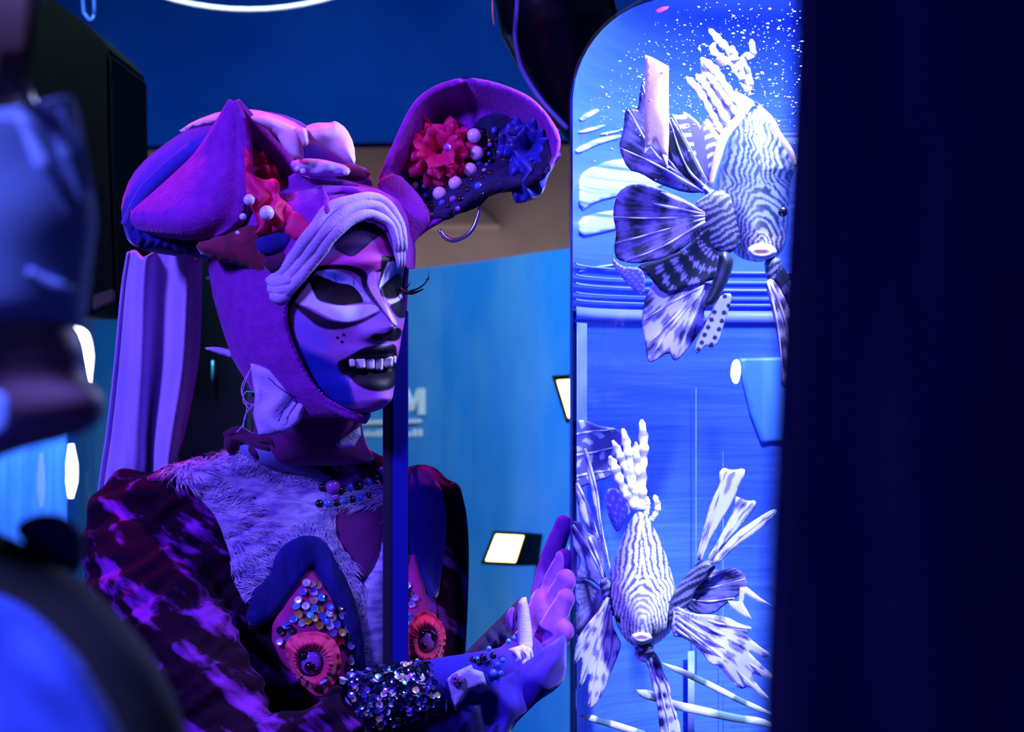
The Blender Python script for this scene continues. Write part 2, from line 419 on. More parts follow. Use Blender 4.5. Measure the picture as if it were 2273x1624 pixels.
# wall flood lamps
def flood(name, quad, back, Y, label):
    e = empty(name, P(sum(q[0] for q in quad) / 4, sum(q[1] for q in quad) / 4, Y), label, 'lamp', 'square flood lamps on the blue wall')
    c = np.mean(quad, 0); out = [tuple(c + (np.array(q) - c) * 1.32) for q in quad]
    def prism(nm, a, b, Ya, Yb, m):
        V = [P(*q, Ya) for q in a] + [P(*q, Yb) for q in b]; n = len(a)
        Fc = [tuple(range(n)), tuple(range(2 * n - 1, n - 1, -1))] + [(i, n + i, n + (i + 1) % n, (i + 1) % n) for i in range(n)]
        me = mesh(nm, V, Fc); me.validate(); return obj(nm, me, m, e, smooth=False)
    prism('housing', out, back, Y, Y + .12, 'black')
    prism('bezel', [tuple(c + (np.array(q) - c) * 1.07) for q in quad], [tuple(c + (np.array(q) - c) * 1.07) for q in quad], Y - .003, Y + .001, 'lamp_rim')
    prism('lens', quad, quad, Y - .006, Y - .001, 'lamp_white')
    return e
e1 = flood('flood_lamp', [(1080, 1243), (1102, 1187), (1161, 1190), (1143, 1246)], [(1120, 1255), (1135, 1180), (1205, 1185), (1195, 1255)], 3.5, 'square flood lamp with glowing yellow-white lens low on the blue wall')
obj('arm', mesh('arm', *tube_data([P(1165, 1220, 3.62), P(1175, 1222, 3.95)], .012, 8)), 'black', e1)
e2 = flood('flood_lamp', [(1262, 925), (1238, 846), (1300, 842), (1318, 925)], [(1275, 930), (1255, 840), (1330, 842), (1340, 930)], 3.3, 'bright flood lamp half hidden behind the left edge of the fish tank')
obj('arm', mesh('arm', *tube_data([P(1292, 885, 3.40), P(1296, 885, 3.52)], .012, 8)), 'black', e2)

# ring lamp at the top, hanging
ctr = P(570, 45 - 612, 4.3); R = 612 / F * 4.3
V, Fc = [], []
rl = empty('ring_lamp', ctr, 'thin pinkish glowing hoop lamp hanging at the top of the picture', 'lamp')
n = 96; path = [np.array(ctr) + R * np.array([math.cos(2 * math.pi * k / n), .25 * math.sin(2 * math.pi * k / n), math.sin(2 * math.pi * k / n)]) for k in range(n + 1)]
obj('hoop', mesh('hoop', *tube_data(path, .0042, 8, cap=False)), 'lamp_ring', rl)
for sx in (-.3, .3):
    obj('cord', mesh('cord', *tube_data([ctr + Vector((sx, .0, math.sqrt(R * R - sx * sx))), Vector((ctr.x + sx, ctr.y, 3.2))], .002, 6)), 'black', rl)
# small blue cable loop
Y = 4.0; pts = [P(183, -260, Y), P(184, 0, Y), P(190, 32, Y), P(200, 44, Y), P(208, 34, Y), P(209, 10, Y), P(205, -260, Y)]
pts = [Vector((pts[0].x, Y, 3.2))] + pts + [Vector((pts[-1].x, Y, 3.2))]
tubeobj('cable_loop', pts, .0025, 'bead_blue', None, 6, label='small loop of blue cable hanging at the top left', cat='cable')

# black hanging loudspeaker, top left
def prism_px(name, poly, Ya, Yb, m, parent=None, bevel=.006, **kw):
    bm = bmesh.new(); a = [bm.verts.new(P(*q, Ya)) for q in poly]
    dz = Yb - Ya; b = [bm.verts.new(v.co + Vector((0, dz, 0))) for v in a]; n = len(poly)
    bm.faces.new(a); bm.faces.new(b[::-1])
    for i in range(n): bm.faces.new((a[i], b[i], b[(i + 1) % n], a[(i + 1) % n]))
    bmesh.ops.recalc_face_normals(bm, faces=bm.faces)
    if bevel: bmesh.ops.bevel(bm, geom=bm.edges[:], offset=bevel, segments=2, affect='EDGES')
    me = bpy.data.meshes.new(name); bm.to_mesh(me); bm.free()
    return obj(name, me, m, parent, smooth=False, **kw)
sp = empty('loudspeaker', P(100, 690, 3.0), 'tall black loudspeaker hung from the ceiling at the top left', 'loudspeaker')
prism_px('cabinet', [(-220, -20), (90, -20), (140, 14), (190, 52), (228, 92), (246, 116), (249, 300), (262, 655), (256, 672), (200, 700), (-220, 700)], 3.0, 3.3, 'black', sp)
prism_px('trim_strip', [(205, 655), (252, 640), (254, 668), (205, 690)], 2.985, 2.999, 'hair', sp, .002)
obj('hanger', mesh('hanger', *tube_data([P(0, -10, 3.15), Vector((P(0, 0, 3.15).x, 3.15, 3.2))], .015, 8)), 'black', sp)

# black cone shaped spotlight housing at the top centre, hanging
ch = empty('hanging_lamp_housing', P(1200, 0, 2.75), 'black cone-shaped lamp housing with a pale trim hanging beside the tank top', 'lamp housing')
ax0 = np.array(P(1196, -150, 2.75)); ax1 = np.array(P(1306, 345, 2.75)); Ln = np.linalg.norm(ax1 - ax0)
k = 2.75 / F
path = [ax0 + (ax1 - ax0) * t for t in (0, .12, .3, .42, .43, .6, .75, .88, .97, 1.0)]
obj('shell', mesh('shell', *tube_data(path, 1, 40)), 'black_gloss', ch)
V = []; rr = [126, 128, 129, 132, 128, 104, 78, 48, 22, 6]
V, Fc = tube_data(path, 1.0, 40)
for i in range(10):
    for j in range(40):
        q = np.array(V[i * 40 + j]) - path[i]; V[i * 40 + j] = path[i] + q * rr[i] * k
old = bpy.data.objects['shell']; old.data = mesh('shell', V, Fc); old.data.materials.append(MATS['black_gloss'])
old.data.polygons.foreach_set('use_smooth', np.ones(len(old.data.polygons), dtype=bool))
shell_bvh = bvh_of(old)
tp = []
for q in [(1152, -60), (1150, 0), (1146, 60), (1148, 100), (1160, 150), (1185, 195), (1215, 235), (1240, 262), (1262, 285)]:
    p, nn, ok = cast(shell_bvh, *q, 2.72); tp.append(p + nn * .001)
tubeobj('trim', tp, .0032, 'trim_silver', ch, 8)
tubeobj('wire', [P(1094, -60, 2.66), P(1094, 20, 2.66), P(1097, 55, 2.66)], .0017, 'wire_warm', ch, 6)
obj('hanger', mesh('hanger', *tube_data([ax0, (ax0[0], ax0[1], 3.2)], .02, 10)), 'black', ch)

# black panel behind the neck
pn = empty('display_panel', (P(480, 1000, 3.3).x, 3.3, 0), 'narrow black display panel standing behind the veil and neck', 'panel')
prism_px('board', [(392, 560), (640, 560), (640, 1560), (392, 1560)], 3.3, 3.34, 'black_gloss', pn, .004)
prism_px('edge_strip', [(548, 560), (560, 560), (560, 1560), (548, 1560)], 3.285, 3.299, 'ceiling', pn, .001)
obj('status_light', mesh('status_light', *tube_data([P(472, 800, 3.29), P(472, 862, 3.29)], .0018, 6)), 'sequin_5', pn)
z1 = P(480, 1560, 3.3).z; x0, x1 = P(392, 0, 3.3).x, P(640, 0, 3.3).x
obj('leg', box('leg', (x0 + .02, 3.3, 0), (x0 + .05, 3.34, z1 + .01)), 'black', pn); obj('leg', box('leg', (x1 - .05, 3.3, 0), (x1 - .02, 3.34, z1 + .01)), 'black', pn)

# patch of lamp light on the beige band, built as a pale wedge
wedge = prism_px('light_wedge', [(930, 500), (1035, 452), (1062, 456), (1112, 500)], 6.6, 6.9, 'beige', None, .004, label='pale wedge standing for a patch of light on the beige band behind the right ear', cat='light_patch')

# second tank, far left
Rt = .30; x2 = P(205, 0, 3.6).x - Rt
t2 = empty('water_column', (x2, 3.6, 0), 'blue lit water column standing far left behind the masked visitor', 'fish tank')
obj('shell', mesh('shell', *lathe([(Rt, .4), (Rt, 1.72), (Rt - .012, 1.735), (Rt - .012, .4)], 64, (x2, 3.6))), 'acrylic', t2)
obj('backing', mesh('backing', *lathe([(Rt - .03, .4), (Rt - .03, 1.70)], 48, (x2, 3.6), -.15, math.pi + .15)), 'cyan_panel', t2)
obj('base', mesh('base', *lathe([(.0, .001), (Rt + .03, .001), (Rt + .03, .4), (0, .4)], 48, (x2, 3.6))), 'black', t2)
obj('lid', mesh('lid', *lathe([(.0, 1.73), (Rt + .01, 1.73), (Rt + .01, 1.77), (0, 1.77)], 48, (x2, 3.6))), 'black', t2)
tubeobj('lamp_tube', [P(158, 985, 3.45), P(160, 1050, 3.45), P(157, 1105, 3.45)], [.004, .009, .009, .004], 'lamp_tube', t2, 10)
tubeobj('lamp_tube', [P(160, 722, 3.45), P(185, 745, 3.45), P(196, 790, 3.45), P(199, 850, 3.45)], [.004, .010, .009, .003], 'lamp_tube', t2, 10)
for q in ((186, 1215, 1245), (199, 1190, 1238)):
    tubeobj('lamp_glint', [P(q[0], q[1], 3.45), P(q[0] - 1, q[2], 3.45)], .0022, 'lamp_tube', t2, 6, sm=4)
area('water_column_light', (x2, 3.55, 1.715), (x2, 3.6, .5), (.45, .7, 1.0), 9, .35)

# ------------------------------------------------------------------ the fish tank
TY = 2.2; TR = .24; TX = P(1262, 0, TY).x + TR * 1.0007
ZT = P(0, -8, TY).z; FR = 237 / F * TY
tank = empty('fish_tank', (TX, TY, 0), 'tall clear acrylic fish tank with rounded shoulder and glowing blue water', 'fish tank')
prof = [(TR, .5)] + [(TR, z) for z in np.linspace(.6, ZT - FR, 8)]
prof += [(TR - FR + FR * math.cos(a), ZT - FR + FR * math.sin(a)) for a in np.linspace(.08, math.pi / 2, 14)] + [(.002, ZT)]
obj('shell', mesh('shell', *lathe(prof, 96, (TX, TY))), 'acrylic', tank)
ri = TR - .0015
profb = [(ri, .5)] + [(ri, z) for z in np.linspace(.6, ZT - FR, 30)] + [(ri - FR + FR * math.cos(a), ZT - FR - .004 + FR * math.sin(a)) for a in np.linspace(.08, math.pi / 2, 14)] + [(.003, ZT - .004)]
obj('backdrop', mesh('backdrop', *lathe(profb, 72, (TX, TY), -.12, math.pi + .12)), 'tank_back', tank)
obj('base', mesh('base', *lathe([(0, .001), (TR + .04, .001), (TR + .04, .46), (TR + .02, .5), (0, .5)], 64, (TX, TY))), 'black', tank)
def zt(py, Y=2.42): return P(0, py, Y).z
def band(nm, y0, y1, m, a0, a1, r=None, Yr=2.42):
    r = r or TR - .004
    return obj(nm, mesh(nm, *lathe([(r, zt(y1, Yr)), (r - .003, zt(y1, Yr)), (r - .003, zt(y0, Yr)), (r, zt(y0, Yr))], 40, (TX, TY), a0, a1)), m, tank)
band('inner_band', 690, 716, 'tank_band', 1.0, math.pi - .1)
for y0, y1 in ((602, 606), (624, 627), (641, 646), (660, 663), (674, 679)): band('streak_ring', y0, y1, 'tank_band', 1.0, math.pi - .08)  # thin pale rings stand in for streaks of reflected light
# bright reflections, laid as pale swirls on the upper left of the backing
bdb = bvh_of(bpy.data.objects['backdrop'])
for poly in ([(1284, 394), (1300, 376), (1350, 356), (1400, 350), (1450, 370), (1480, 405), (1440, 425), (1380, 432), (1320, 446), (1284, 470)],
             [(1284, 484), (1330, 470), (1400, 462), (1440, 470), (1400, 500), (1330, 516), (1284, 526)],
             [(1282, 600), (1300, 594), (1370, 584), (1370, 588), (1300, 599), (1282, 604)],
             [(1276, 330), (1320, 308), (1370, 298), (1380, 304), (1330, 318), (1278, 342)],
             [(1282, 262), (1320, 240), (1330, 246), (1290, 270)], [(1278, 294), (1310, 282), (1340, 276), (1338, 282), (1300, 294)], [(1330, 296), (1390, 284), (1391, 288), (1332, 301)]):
    patch('reflection_swirl', poly, bdb, .001, .0015, 'reflection_streak', tank, 7, .001, defY=2.3)
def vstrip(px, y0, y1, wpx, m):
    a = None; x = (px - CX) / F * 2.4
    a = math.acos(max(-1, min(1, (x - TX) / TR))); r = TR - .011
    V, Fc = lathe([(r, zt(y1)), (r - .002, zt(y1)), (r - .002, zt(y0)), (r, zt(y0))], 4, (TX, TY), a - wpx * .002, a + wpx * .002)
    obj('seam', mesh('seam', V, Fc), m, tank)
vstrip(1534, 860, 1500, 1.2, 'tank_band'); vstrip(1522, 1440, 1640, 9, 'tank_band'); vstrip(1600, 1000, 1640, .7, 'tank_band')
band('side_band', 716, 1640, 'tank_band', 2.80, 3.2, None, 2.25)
# underwater lamp, its glow laid on the backing as a pale panel
ul = pillow('underwater_lamp', [(1626, 800), (1640, 796), (1646, 820), (1640, 850), (1628, 852), (1620, 830)], 2.37, .006, .006, 'lamp_cool', None, 4, label='small white underwater lamp glowing below the upper lionfish', cat='lamp')
patch('glow_panel', [(1640, 795), (1742, 792), (1760, 985), (1716, 980), (1690, 985), (1665, 920), (1648, 850)], bdb, .001, .002, 'cyan_panel', tank, 10, rnd=0, defY=2.4)
tl = empty('added_tank_lamp', (TX, TY, ZT), 'unseen round black lamp added on top of the fish tank to light it', 'lamp')
obj('housing', mesh('housing', *lathe([(0, ZT + .001), (.125, ZT + .001), (.125, ZT + .05), (.10, ZT + .07), (0, ZT + .07)], 48, (TX, TY))), 'black', tl)  # body of the added unseen lamp
area('added_tank_light', (TX - .03, TY - .06, ZT - .012), (TX - .03, TY - .02, 1), (.52, .58, 1.0), 13, .17, shape='DISK')  # added out of view to light the tank and fish from above
# bubbles near the top
Vb, Fb = [], []
for i in range(900):
    while True:
        px, py = random.uniform(1300, 1790), random.uniform(0, 300) if random.random() < .85 else random.uniform(0, 420)
        Y = random.uniform(2.05, 2.36); p = P(px, py, Y)
        rr = TR - .012 - max(0, p.z - (ZT - FR)) * .9
        if (p.x - TX) ** 2 + (p.y - TY) ** 2 < rr * rr: break
    r = random.choice([.00025, .0003, .0004, .0004, .0005, .0006, .0011])
    v, f = ellipsoid(p, (r * random.uniform(1, 1.8), r, r * .8), 6, 4); o = len(Vb); Vb += v; Fb += [tuple(q + o for q in t) for t in f]
obj('bubbles', mesh('bubbles', Vb, Fb), 'bubble', label='fine white bubbles drifting near the top of the tank', cat='bubbles', kind='stuff')
pillow('reflection_strip', [(1432, 121), (1450, 128), (1484, 147), (1485, 300), (1482, 372), (1470, 342), (1455, 312), (1431, 340)], 2.12, .0012, .0012, 'warm_white', None, 9, rnd=0, wob=.002, label='white swallow-tailed lamp reflection modelled as a strip in the upper left of the tank', cat='reflection_strip')  # warm lamp reflection in the glass, modelled as a white strip
# grass blades
def blade(pts, w, Y, label):
    pth = smooth_path([P(a, b, Y + i * .004) for i, (a, b) in enumerate(pts)], 30); n = len(pth)
    wd = np.interp(np.linspace(0, 1, n), [0, .12, .5, .85, 1], [.15, 1, 1, .8, .1]) * w
    V, Fc = tube_data(pth, list(wd), 8, .35, (0, 1, 0)); cols = []
    for i in range(n):
        c = S(240, 248, 255) if math.sin(i / n * 15 + .8) > -.4 else S(110, 145, 165)
        cols += [c] * 8
    cols += [cols[0], cols[-1]]
    me = mesh('grass_blade', V, Fc, np.array(cols)); obj('grass_blade', me, 'blade', None, label=label, cat='water plant', group='long pale blades at the foot of the tank')
za = Zm(1450, 1000, 2.603); zb = Zm(1255, 1250, 4.341)
blade(za([(50, 1225), (250, 1315), (400, 1390), (530, 1455), (740, 1545)]), .0032, 2.20, 'narrow banded blade running just under the lower lionfish to the right')
blade(zb([(670, 1222), (780, 1262), (880, 1290)]) + za([(110, 1465), (270, 1500), (480, 1545), (640, 1570), (790, 1640)]), .0046, 2.22, 'widest pale blade passing behind the hanging striped fin')
blade(zb([(140, 1460), (420, 1540), (720, 1630), (1000, 1700)]), .0034, 2.14, 'lowest pale blade at the bottom left of the tank')

# ------------------------------------------------------------------ lionfish
def vnoise(p, sc, seed=0):
    """cheap smooth noise for vertex colours"""
    a = np.zeros(len(p)); r = np.random.default_rng(seed)
    for k in range(5):
        d = r.normal(size=2); d /= np.linalg.norm(d); a += np.sin((p @ d) * sc * (1 + .6 * k) + r.uniform(0, 6.28)) / (1 + .5 * k)
    return a / 2.4
WHITE = np.array(S(236, 236, 255)); LAV = np.array(S(150, 146, 238)); NAVY = np.array(S(26, 30, 84)); BROWN = np.array(S(92, 48, 70)); DTEAL = np.array(S(16, 34, 62)); GREYV = np.array(S(112, 108, 190))
def mix(a, b, t): t = np.clip(t, 0, 1)[:, None]; return a * (1 - t) + b * t
def sstep(a, b, x): t = np.clip((x - a) / (b - a), 0, 1); return t * t * (3 - 2 * t)
def radial(base, seed=1, fr=.16, dark=NAVY, light=WHITE, mid=LAV, rings=.11, spots=True, bias=0.):
    def f(p):
        d = p - np.array(base); r = np.hypot(d[:, 0], d[:, 1]); th = np.arctan2(d[:, 1], d[:, 0])
        a = np.sin(r * rings + 1.2 * vnoise(p, .05, seed)); b = np.sin(th * 34 + vnoise(p, .04, seed + 3))
        v = a * .62 + b * .38 + .32 * np.sin(th * 95 + 2 * vnoise(p, .06, seed + 5)) + .35 * vnoise(p, .11, seed + 1) + bias
        c = mix(np.tile(dark, (len(p), 1)), np.tile(mid, (len(p), 1)), sstep(-.55, -.15, v)); return mix(c, np.tile(light, (len(p), 1)), sstep(.15, .6, v))
    return f
def dashes(base, seed=1, rings=.24, back=GREYV, n=40):
    def f(p):
        d = p - np.array(base); r = np.hypot(d[:, 0], d[:, 1]); th = np.arctan2(d[:, 1], d[:, 0])
        a = np.sin(r * rings + 2.2 * np.sin(th * n * .5)); b = np.sin(th * n)
        v = sstep(.1, .5, a) * sstep(-.1, .3, b); return mix(np.tile(back, (len(p), 1)), np.tile(WHITE, (len(p), 1)), v)
    return f
def fin(name, poly, Y, parent, colf, rays=(), base=None, slope=0., th=.0012, s=4, curl=0., m='fin', rnd=1, rw=.0011):
    b = base or poly[0]
    Yf = (lambda x, y: slope * math.hypot(x - b[0], y - b[1]) * .00044 + curl * math.sin((x + y) * .03)) 
    o = pillow(name, poly, Y, th, th, m, parent, s, 6, Yf, colf=colf, rnd=rnd)
    for r in rays:
        pth = smooth_path([P(x, y, Y + Yf(x, y) - th) for x, y in r], 12)
        V, Fc = tube_data(pth, [rw * 1.5, rw, rw * .5], 6); n = len(pth)
        cc = np.array(sum([[WHITE if math.sin(i * 1.6 + r[0][0]) > -.3 else LAV] * 6 for i in range(n)], []) + [WHITE, WHITE])
        obj('fin_ray', mesh('fin_ray', V, Fc, cc), 'fin', o)
    return o
def spine(parent, pts, w, Y, light=True, seed=0, name='dorsal_spine'):
    pth = smooth_path([P(x, y, Y) for x, y in pts], 22); n = len(pth)
    prof = np.interp(np.linspace(0, 1, n), [0, .08, .3, .55, .8, 1], [.25, .8, 1, .75, .9, .8]) * w * (1 + .22 * np.sin(np.arange(n) * 1.9 + seed))
    V, Fc = tube_data(pth, list(prof), 8, .5, (0, 1, 0)); cols = []
    for i in range(n):
        q = math.sin(i * 1.25 + seed); c = (WHITE if q > -.45 else LAV) if light else (LAV if q > .3 else NAVY); cols += [c] * 8
    cols += [cols[0], cols[-1]]
    obj(name, mesh(name, V, Fc, np.array(cols)), 'fish', parent)

# lower lionfish, seen head on
f2 = empty('lionfish', P(1425, 1400, 2.12), 'brightly lit lower lionfish facing out, white petal-like fins on its right', 'fish', 'lionfish in the tank')
body2 = [(1420, 1132), (1440, 1150), (1462, 1190), (1482, 1240), (1496, 1290), (1505, 1335), (1501, 1372), (1490, 1400), (1470, 1420), (1450, 1433), (1425, 1440), (1396, 1428), (1374, 1400), (1357, 1350), (1352, 1310), (1360, 1260), (1374, 1210), (1390, 1170), (1405, 1143)]
def fish2col(p):
    x = np.abs(p[:, 0] - (1424 + (p[:, 1] - 1140) * .01)); y = p[:, 1]; pm_ = np.stack([x, y], 1); nz = vnoise(pm_, .055, 4) * 5 + vnoise(p, .13, 9) * 2.4
    up = np.sin((x * .80 - (y - 1140) * .10 + nz * .8) * .66) + .35 * vnoise(pm_, .10, 6)
    ring = np.hypot(x * 1.35, (y - 1395) * .62); lo = np.sin((ring + nz * 1.0) * .62) + .4 * vnoise(pm_, .12, 8)
    t = sstep(1255, 1310, y); v = up * (1 - t) + lo * t
    c = mix(np.tile(NAVY * .9 + LAV * .25, (len(p), 1)), np.tile(WHITE, (len(p), 1)), sstep(-.45, .15, v))
    snout = sstep(34, 22, np.hypot(x * 1.0, (y - 1352) * .75)); c = mix(c, c * .4 + LAV * .6, snout * .8)
    mouth = sstep(1, .6, np.hypot((p[:, 0] - 1424) / 17, (y - 1413) / 5)); c = mix(c, np.tile(np.array(S(150, 100, 160)), (len(p), 1)), mouth)
    ringm = np.abs(np.hypot((p[:, 0] - 1424) / 27, (y - 1396) / 30) - 1); c = mix(c, np.tile(NAVY, (len(p), 1)), sstep(.1, .03, ringm) * (y > 1385))
    return c
pillow('body', body2, 2.14, .055, .05, 'fish', f2, 3.2, 62, colf=fish2col, Yf=lambda x, y: .02 * (1400 - y) / 260)
lips = pillow('lips', [(1402, 1404), (1424, 1397), (1446, 1404), (1450, 1416), (1440, 1428), (1424, 1432), (1408, 1428), (1398, 1416)], 2.106, .020, .01, 'fish', f2, 3, 9, colf=lambda p: mix(np.tile(WHITE, (len(p), 1)), np.tile(np.array(S(150, 100, 160)), (len(p), 1)), sstep(1, .7, np.hypot((p[:, 0] - 1424) / 18, (p[:, 1] - 1414) / 5))))
for ex in (1374, 1470):
    e = place('eye', sph_mesh('eye', .0042), 'bead_dark', P(ex, 1372, 2.115), f2)
z3 = Zm(1255, 900, 3.777); z4 = za; z5 = zb
fin('tail_fin', z3([(42, 140), (150, 112), (300, 175), (440, 190), (520, 280), (570, 400), (560, 480), (400, 520), (390, 600), (240, 640), (62, 715), (42, 690)]), 2.215, f2, dashes((1150, 1080), 2, .22, GREYV, 30), [z3([(60, 600), (250, 560), (400, 540)]), z3([(50, 420), (250, 390), (480, 330)]), z3([(50, 250), (200, 220), (430, 200)])], s=3)
fin('second_dorsal_fin', z3([(330, 740), (370, 690), (440, 690), (560, 880), (500, 960), (440, 1080), (370, 960), (340, 850)]), 2.19, f2, dashes((1400, 1190), 5, .3, LAV, 40), s=3)
for pts, w_, sd in [([(640, 115), (655, 350), (645, 600), (640, 870)], .0050, 0), ([(480, 190), (530, 400), (560, 600), (622, 870)], .0046, 1), ([(395, 290), (470, 440), (530, 600), (610, 850)], .0042, 2), ([(370, 420), (430, 560), (500, 720), (595, 860)], .0050, 3), ([(590, 300), (605, 500), (630, 700), (635, 860)], .0044, 4), ([(745, 745), (775, 850), (740, 930), (710, 960)], .0034, 5), ([(680, 760), (690, 850), (670, 930)], .0030, 6)]:
    spine(f2, z3(pts), w_, 2.16, True, sd)
fin('pectoral_fin', z3([(150, 360), (180, 355), (260, 640), (300, 960), (350, 1200), (400, 1440), (370, 1450), (320, 1200), (240, 850), (190, 590)]), 2.15, f2, radial((1360, 1290), 7, bias=.5), [z3([(165, 365), (260, 700), (300, 1000), (390, 1440)])], s=3)
fin('pectoral_fin', z3([(90, 640), (130, 680), (200, 850), (290, 1120), (270, 1130), (160, 980), (110, 860), (85, 700)]), 2.16, f2, radial((1330, 1200), 8, bias=.55), [z3([(95, 645), (190, 840), (285, 1120)])], s=3)
fin('pectoral_fin', z3([(48, 965), (130, 970), (200, 1080), (300, 1090), (320, 1300), (345, 1470), (320, 1545), (200, 1450), (80, 1450), (130, 1300), (60, 1200), (48, 1050)]), 2.175, f2, radial((1345, 1310), 9, dark=GREYV * .6, mid=GREYV, light=LAV, bias=.1), [z3([(60, 1000), (200, 1200), (335, 1480)]), z3([(200, 1100), (280, 1300), (335, 1480)])], s=3.5)
fin('pectoral_fin', z5([(90, 150), (200, 150), (290, 220), (385, 280), (335, 440), (180, 620), (110, 720), (80, 500), (130, 420), (85, 350)]), 2.18, f2, radial((1345, 1315), 10, dark=GREYV * .5, mid=GREYV, light=LAV), s=3.5)
fin('pectoral_fin', z5([(330, 440), (425, 300), (455, 600), (505, 700), (545, 780), (480, 960), (400, 1150), (380, 1220), (270, 1400), (215, 1390), (210, 1200), (240, 1050), (150, 1200), (125, 1190), (165, 900), (95, 985), (75, 950), (100, 760), (180, 620)]), 2.13, f2, radial((1352, 1320), 11, rings=.13, bias=.75),
    [z5([(410, 330), (260, 600), (90, 960)]), z5([(420, 330), (300, 750), (140, 1190)]), z5([(430, 400), (340, 850), (235, 1370)]), z5([(440, 450), (430, 850), (330, 1290)])], s=3.2, curl=.002)
fin('pectoral_fin', z4([(245, 632), (280, 480), (330, 300), (385, 190), (375, 130), (405, 95), (450, 112), (530, 100), (530, 140), (500, 190), (460, 300), (370, 440), (300, 580), (280, 640)]), 2.10, f2, radial((1530, 1270), 12, rings=.05, bias=1.0), [z4([(262, 630), (350, 350), (420, 120)])], s=3.2, curl=.002)
fin('pectoral_fin', z4([(300, 640), (400, 470), (470, 330), (470, 260), (500, 270), (545, 290), (595, 285), (590, 330), (520, 420), (420, 530), (340, 640)]), 2.12, f2, radial((1540, 1270), 13, rings=.06, bias=.55), [z4([(320, 640), (440, 470), (560, 300)])], s=3.2)
fin('pectoral_fin', z4([(330, 640), (480, 470), (600, 390), (690, 335), (718, 345), (700, 380), (600, 470), (470, 560), (370, 660)]), 2.09, f2, radial((1540, 1275), 14, rings=.05, bias=.95), [z4([(350, 650), (500, 500), (700, 350)])], s=3.2)
fin('pectoral_fin', z4([(130, 790), (200, 720), (300, 680), (400, 690), (470, 675), (520, 700), (545, 760), (540, 800), (500, 830), (440, 870), (340, 950), (230, 940), (150, 870)]), 2.12, f2, radial((1495, 1310), 15, dark=NAVY, mid=GREYV, light=LAV, rings=.08, bias=.25), [z4([(140, 820), (300, 740), (480, 680)]), z4([(140, 830), (300, 800), (530, 740)]), z4([(140, 840), (300, 870), (470, 850)])], s=3.2, curl=.003)
fin('pectoral_fin', z4([(500, 790), (540, 785), (620, 850), (690, 895), (600, 870), (530, 830), (520, 880), (570, 970), (520, 960), (440, 900), (430, 865), (490, 870)]), 2.105, f2, radial((1600, 1330), 16, rings=.03, bias=1.1), s=3, rnd=0)
fin('pectoral_fin', z4([(120, 890), (230, 940), (330, 945), (430, 960), (500, 1000), (580, 1020), (530, 1050), (600, 1120), (690, 1180), (640, 1200), (540, 1150), (620, 1230), (740, 1340), (640, 1310), (560, 1280), (600, 1350), (680, 1435), (640, 1440), (560, 1360), (500, 1380), (440, 1300), (390, 1240), (330, 1240), (270, 1150), (180, 1080), (100, 1070)]), 2.10, f2, radial((1490, 1350), 17, rings=.1, bias=.6),
    [z4([(130, 910), (350, 990), (570, 1030)]), z4([(130, 930), (400, 1060), (680, 1190)]), z4([(130, 960), (400, 1130), (730, 1340)]), z4([(130, 990), (380, 1180), (660, 1435)]), z4([(130, 1030), (300, 1150), (490, 1370)])], s=3.2, curl=.003)
fin('pelvic_fin', z5([(670, 820), (820, 810), (900, 900), (950, 1050), (1010, 1180), (1030, 1350), (1090, 1480), (1125, 1700), (915, 1700), (890, 1400), (840, 1200), (790, 960), (720, 940), (660, 880)]), 2.13, f2, radial((1430, 1300), 18, rings=.2, bias=.35, mid=LAV), [z5([(780, 830), (880, 1100), (960, 1400), (1010, 1690)]), z5([(820, 830), (950, 1100), (1060, 1500)])], s=3.2)

# upper lionfish, darker
f1 = empty('lionfish', P(1680, 560, 2.14), 'darker upper lionfish with a big spread striped fin beside the dark curtain', 'fish', 'lionfish in the tank')
body1 = [(1677, 240), (1695, 244), (1712, 262), (1734, 296), (1752, 340), (1766, 372), (1756, 400), (1752, 440), (1750, 500), (1742, 550), (1720, 575), (1680, 583), (1642, 573), (1615, 547), (1598, 520), (1580, 480), (1576, 440), (1590, 400), (1605, 350), (1630, 290), (1655, 255)]
def fish1col(p):
    x, y = p[:, 0], p[:, 1]; nz = vnoise(p, .05, 14) * 7 + vnoise(p, .13, 19) * 3
    xc = 1682 + (y - 240) * .03; u = np.abs(x - xc)
    up = np.sin((u * .8 + nz * 1.1 - (y - 250) * .04) * .62) + .4 * vnoise(p, .10, 16)
    ring = np.hypot((x - 1690) * 1.0, (y - 505) * .85); lo = np.sin((np.hypot((x - 1692) * 1.1, (y - 540) * .6) + nz * .9) * .62) + .4 * vnoise(p, .12, 8)
    t = sstep(380, 440, y); v = up * (1 - t) + lo * t
    lt = np.array(S(104, 114, 190)); c = mix(np.tile(DTEAL, (len(p), 1)), np.tile(lt, (len(p), 1)), sstep(-.3, .35, v))
    c = mix(c, c * .3 + WHITE * .7 * sstep(-.3, .3, v)[:, None], sstep(500, 560, y)); red = sstep(480, 560, y) * sstep(0, -.6, v)
    return mix(c, np.tile(BROWN, (len(p), 1)), red * .8)
pillow('body', body1, 2.17, .06, .05, 'fish', f1, 3.4, 75, colf=fish1col, Yf=lambda x, y: .025 * (560 - y) / 300)
pillow('lips', [(1662, 545), (1690, 535), (1718, 545), (1726, 560), (1712, 574), (1690, 578), (1668, 574), (1656, 560)], 2.125, .022, .01, 'fish', f1, 3, 10, colf=lambda p: mix(np.tile(np.array(S(196, 196, 240)), (len(p), 1)), np.tile(np.array(S(110, 60, 80)), (len(p), 1)), sstep(1, .6, np.hypot((p[:, 0] - 1690) / 24, (p[:, 1] - 558) / 6))))
for ex, ey in ((1634, 478), (1738, 470)): place('eye', sph_mesh('eye', .0048), 'bead_dark', P(ex, ey, 2.128), f1)
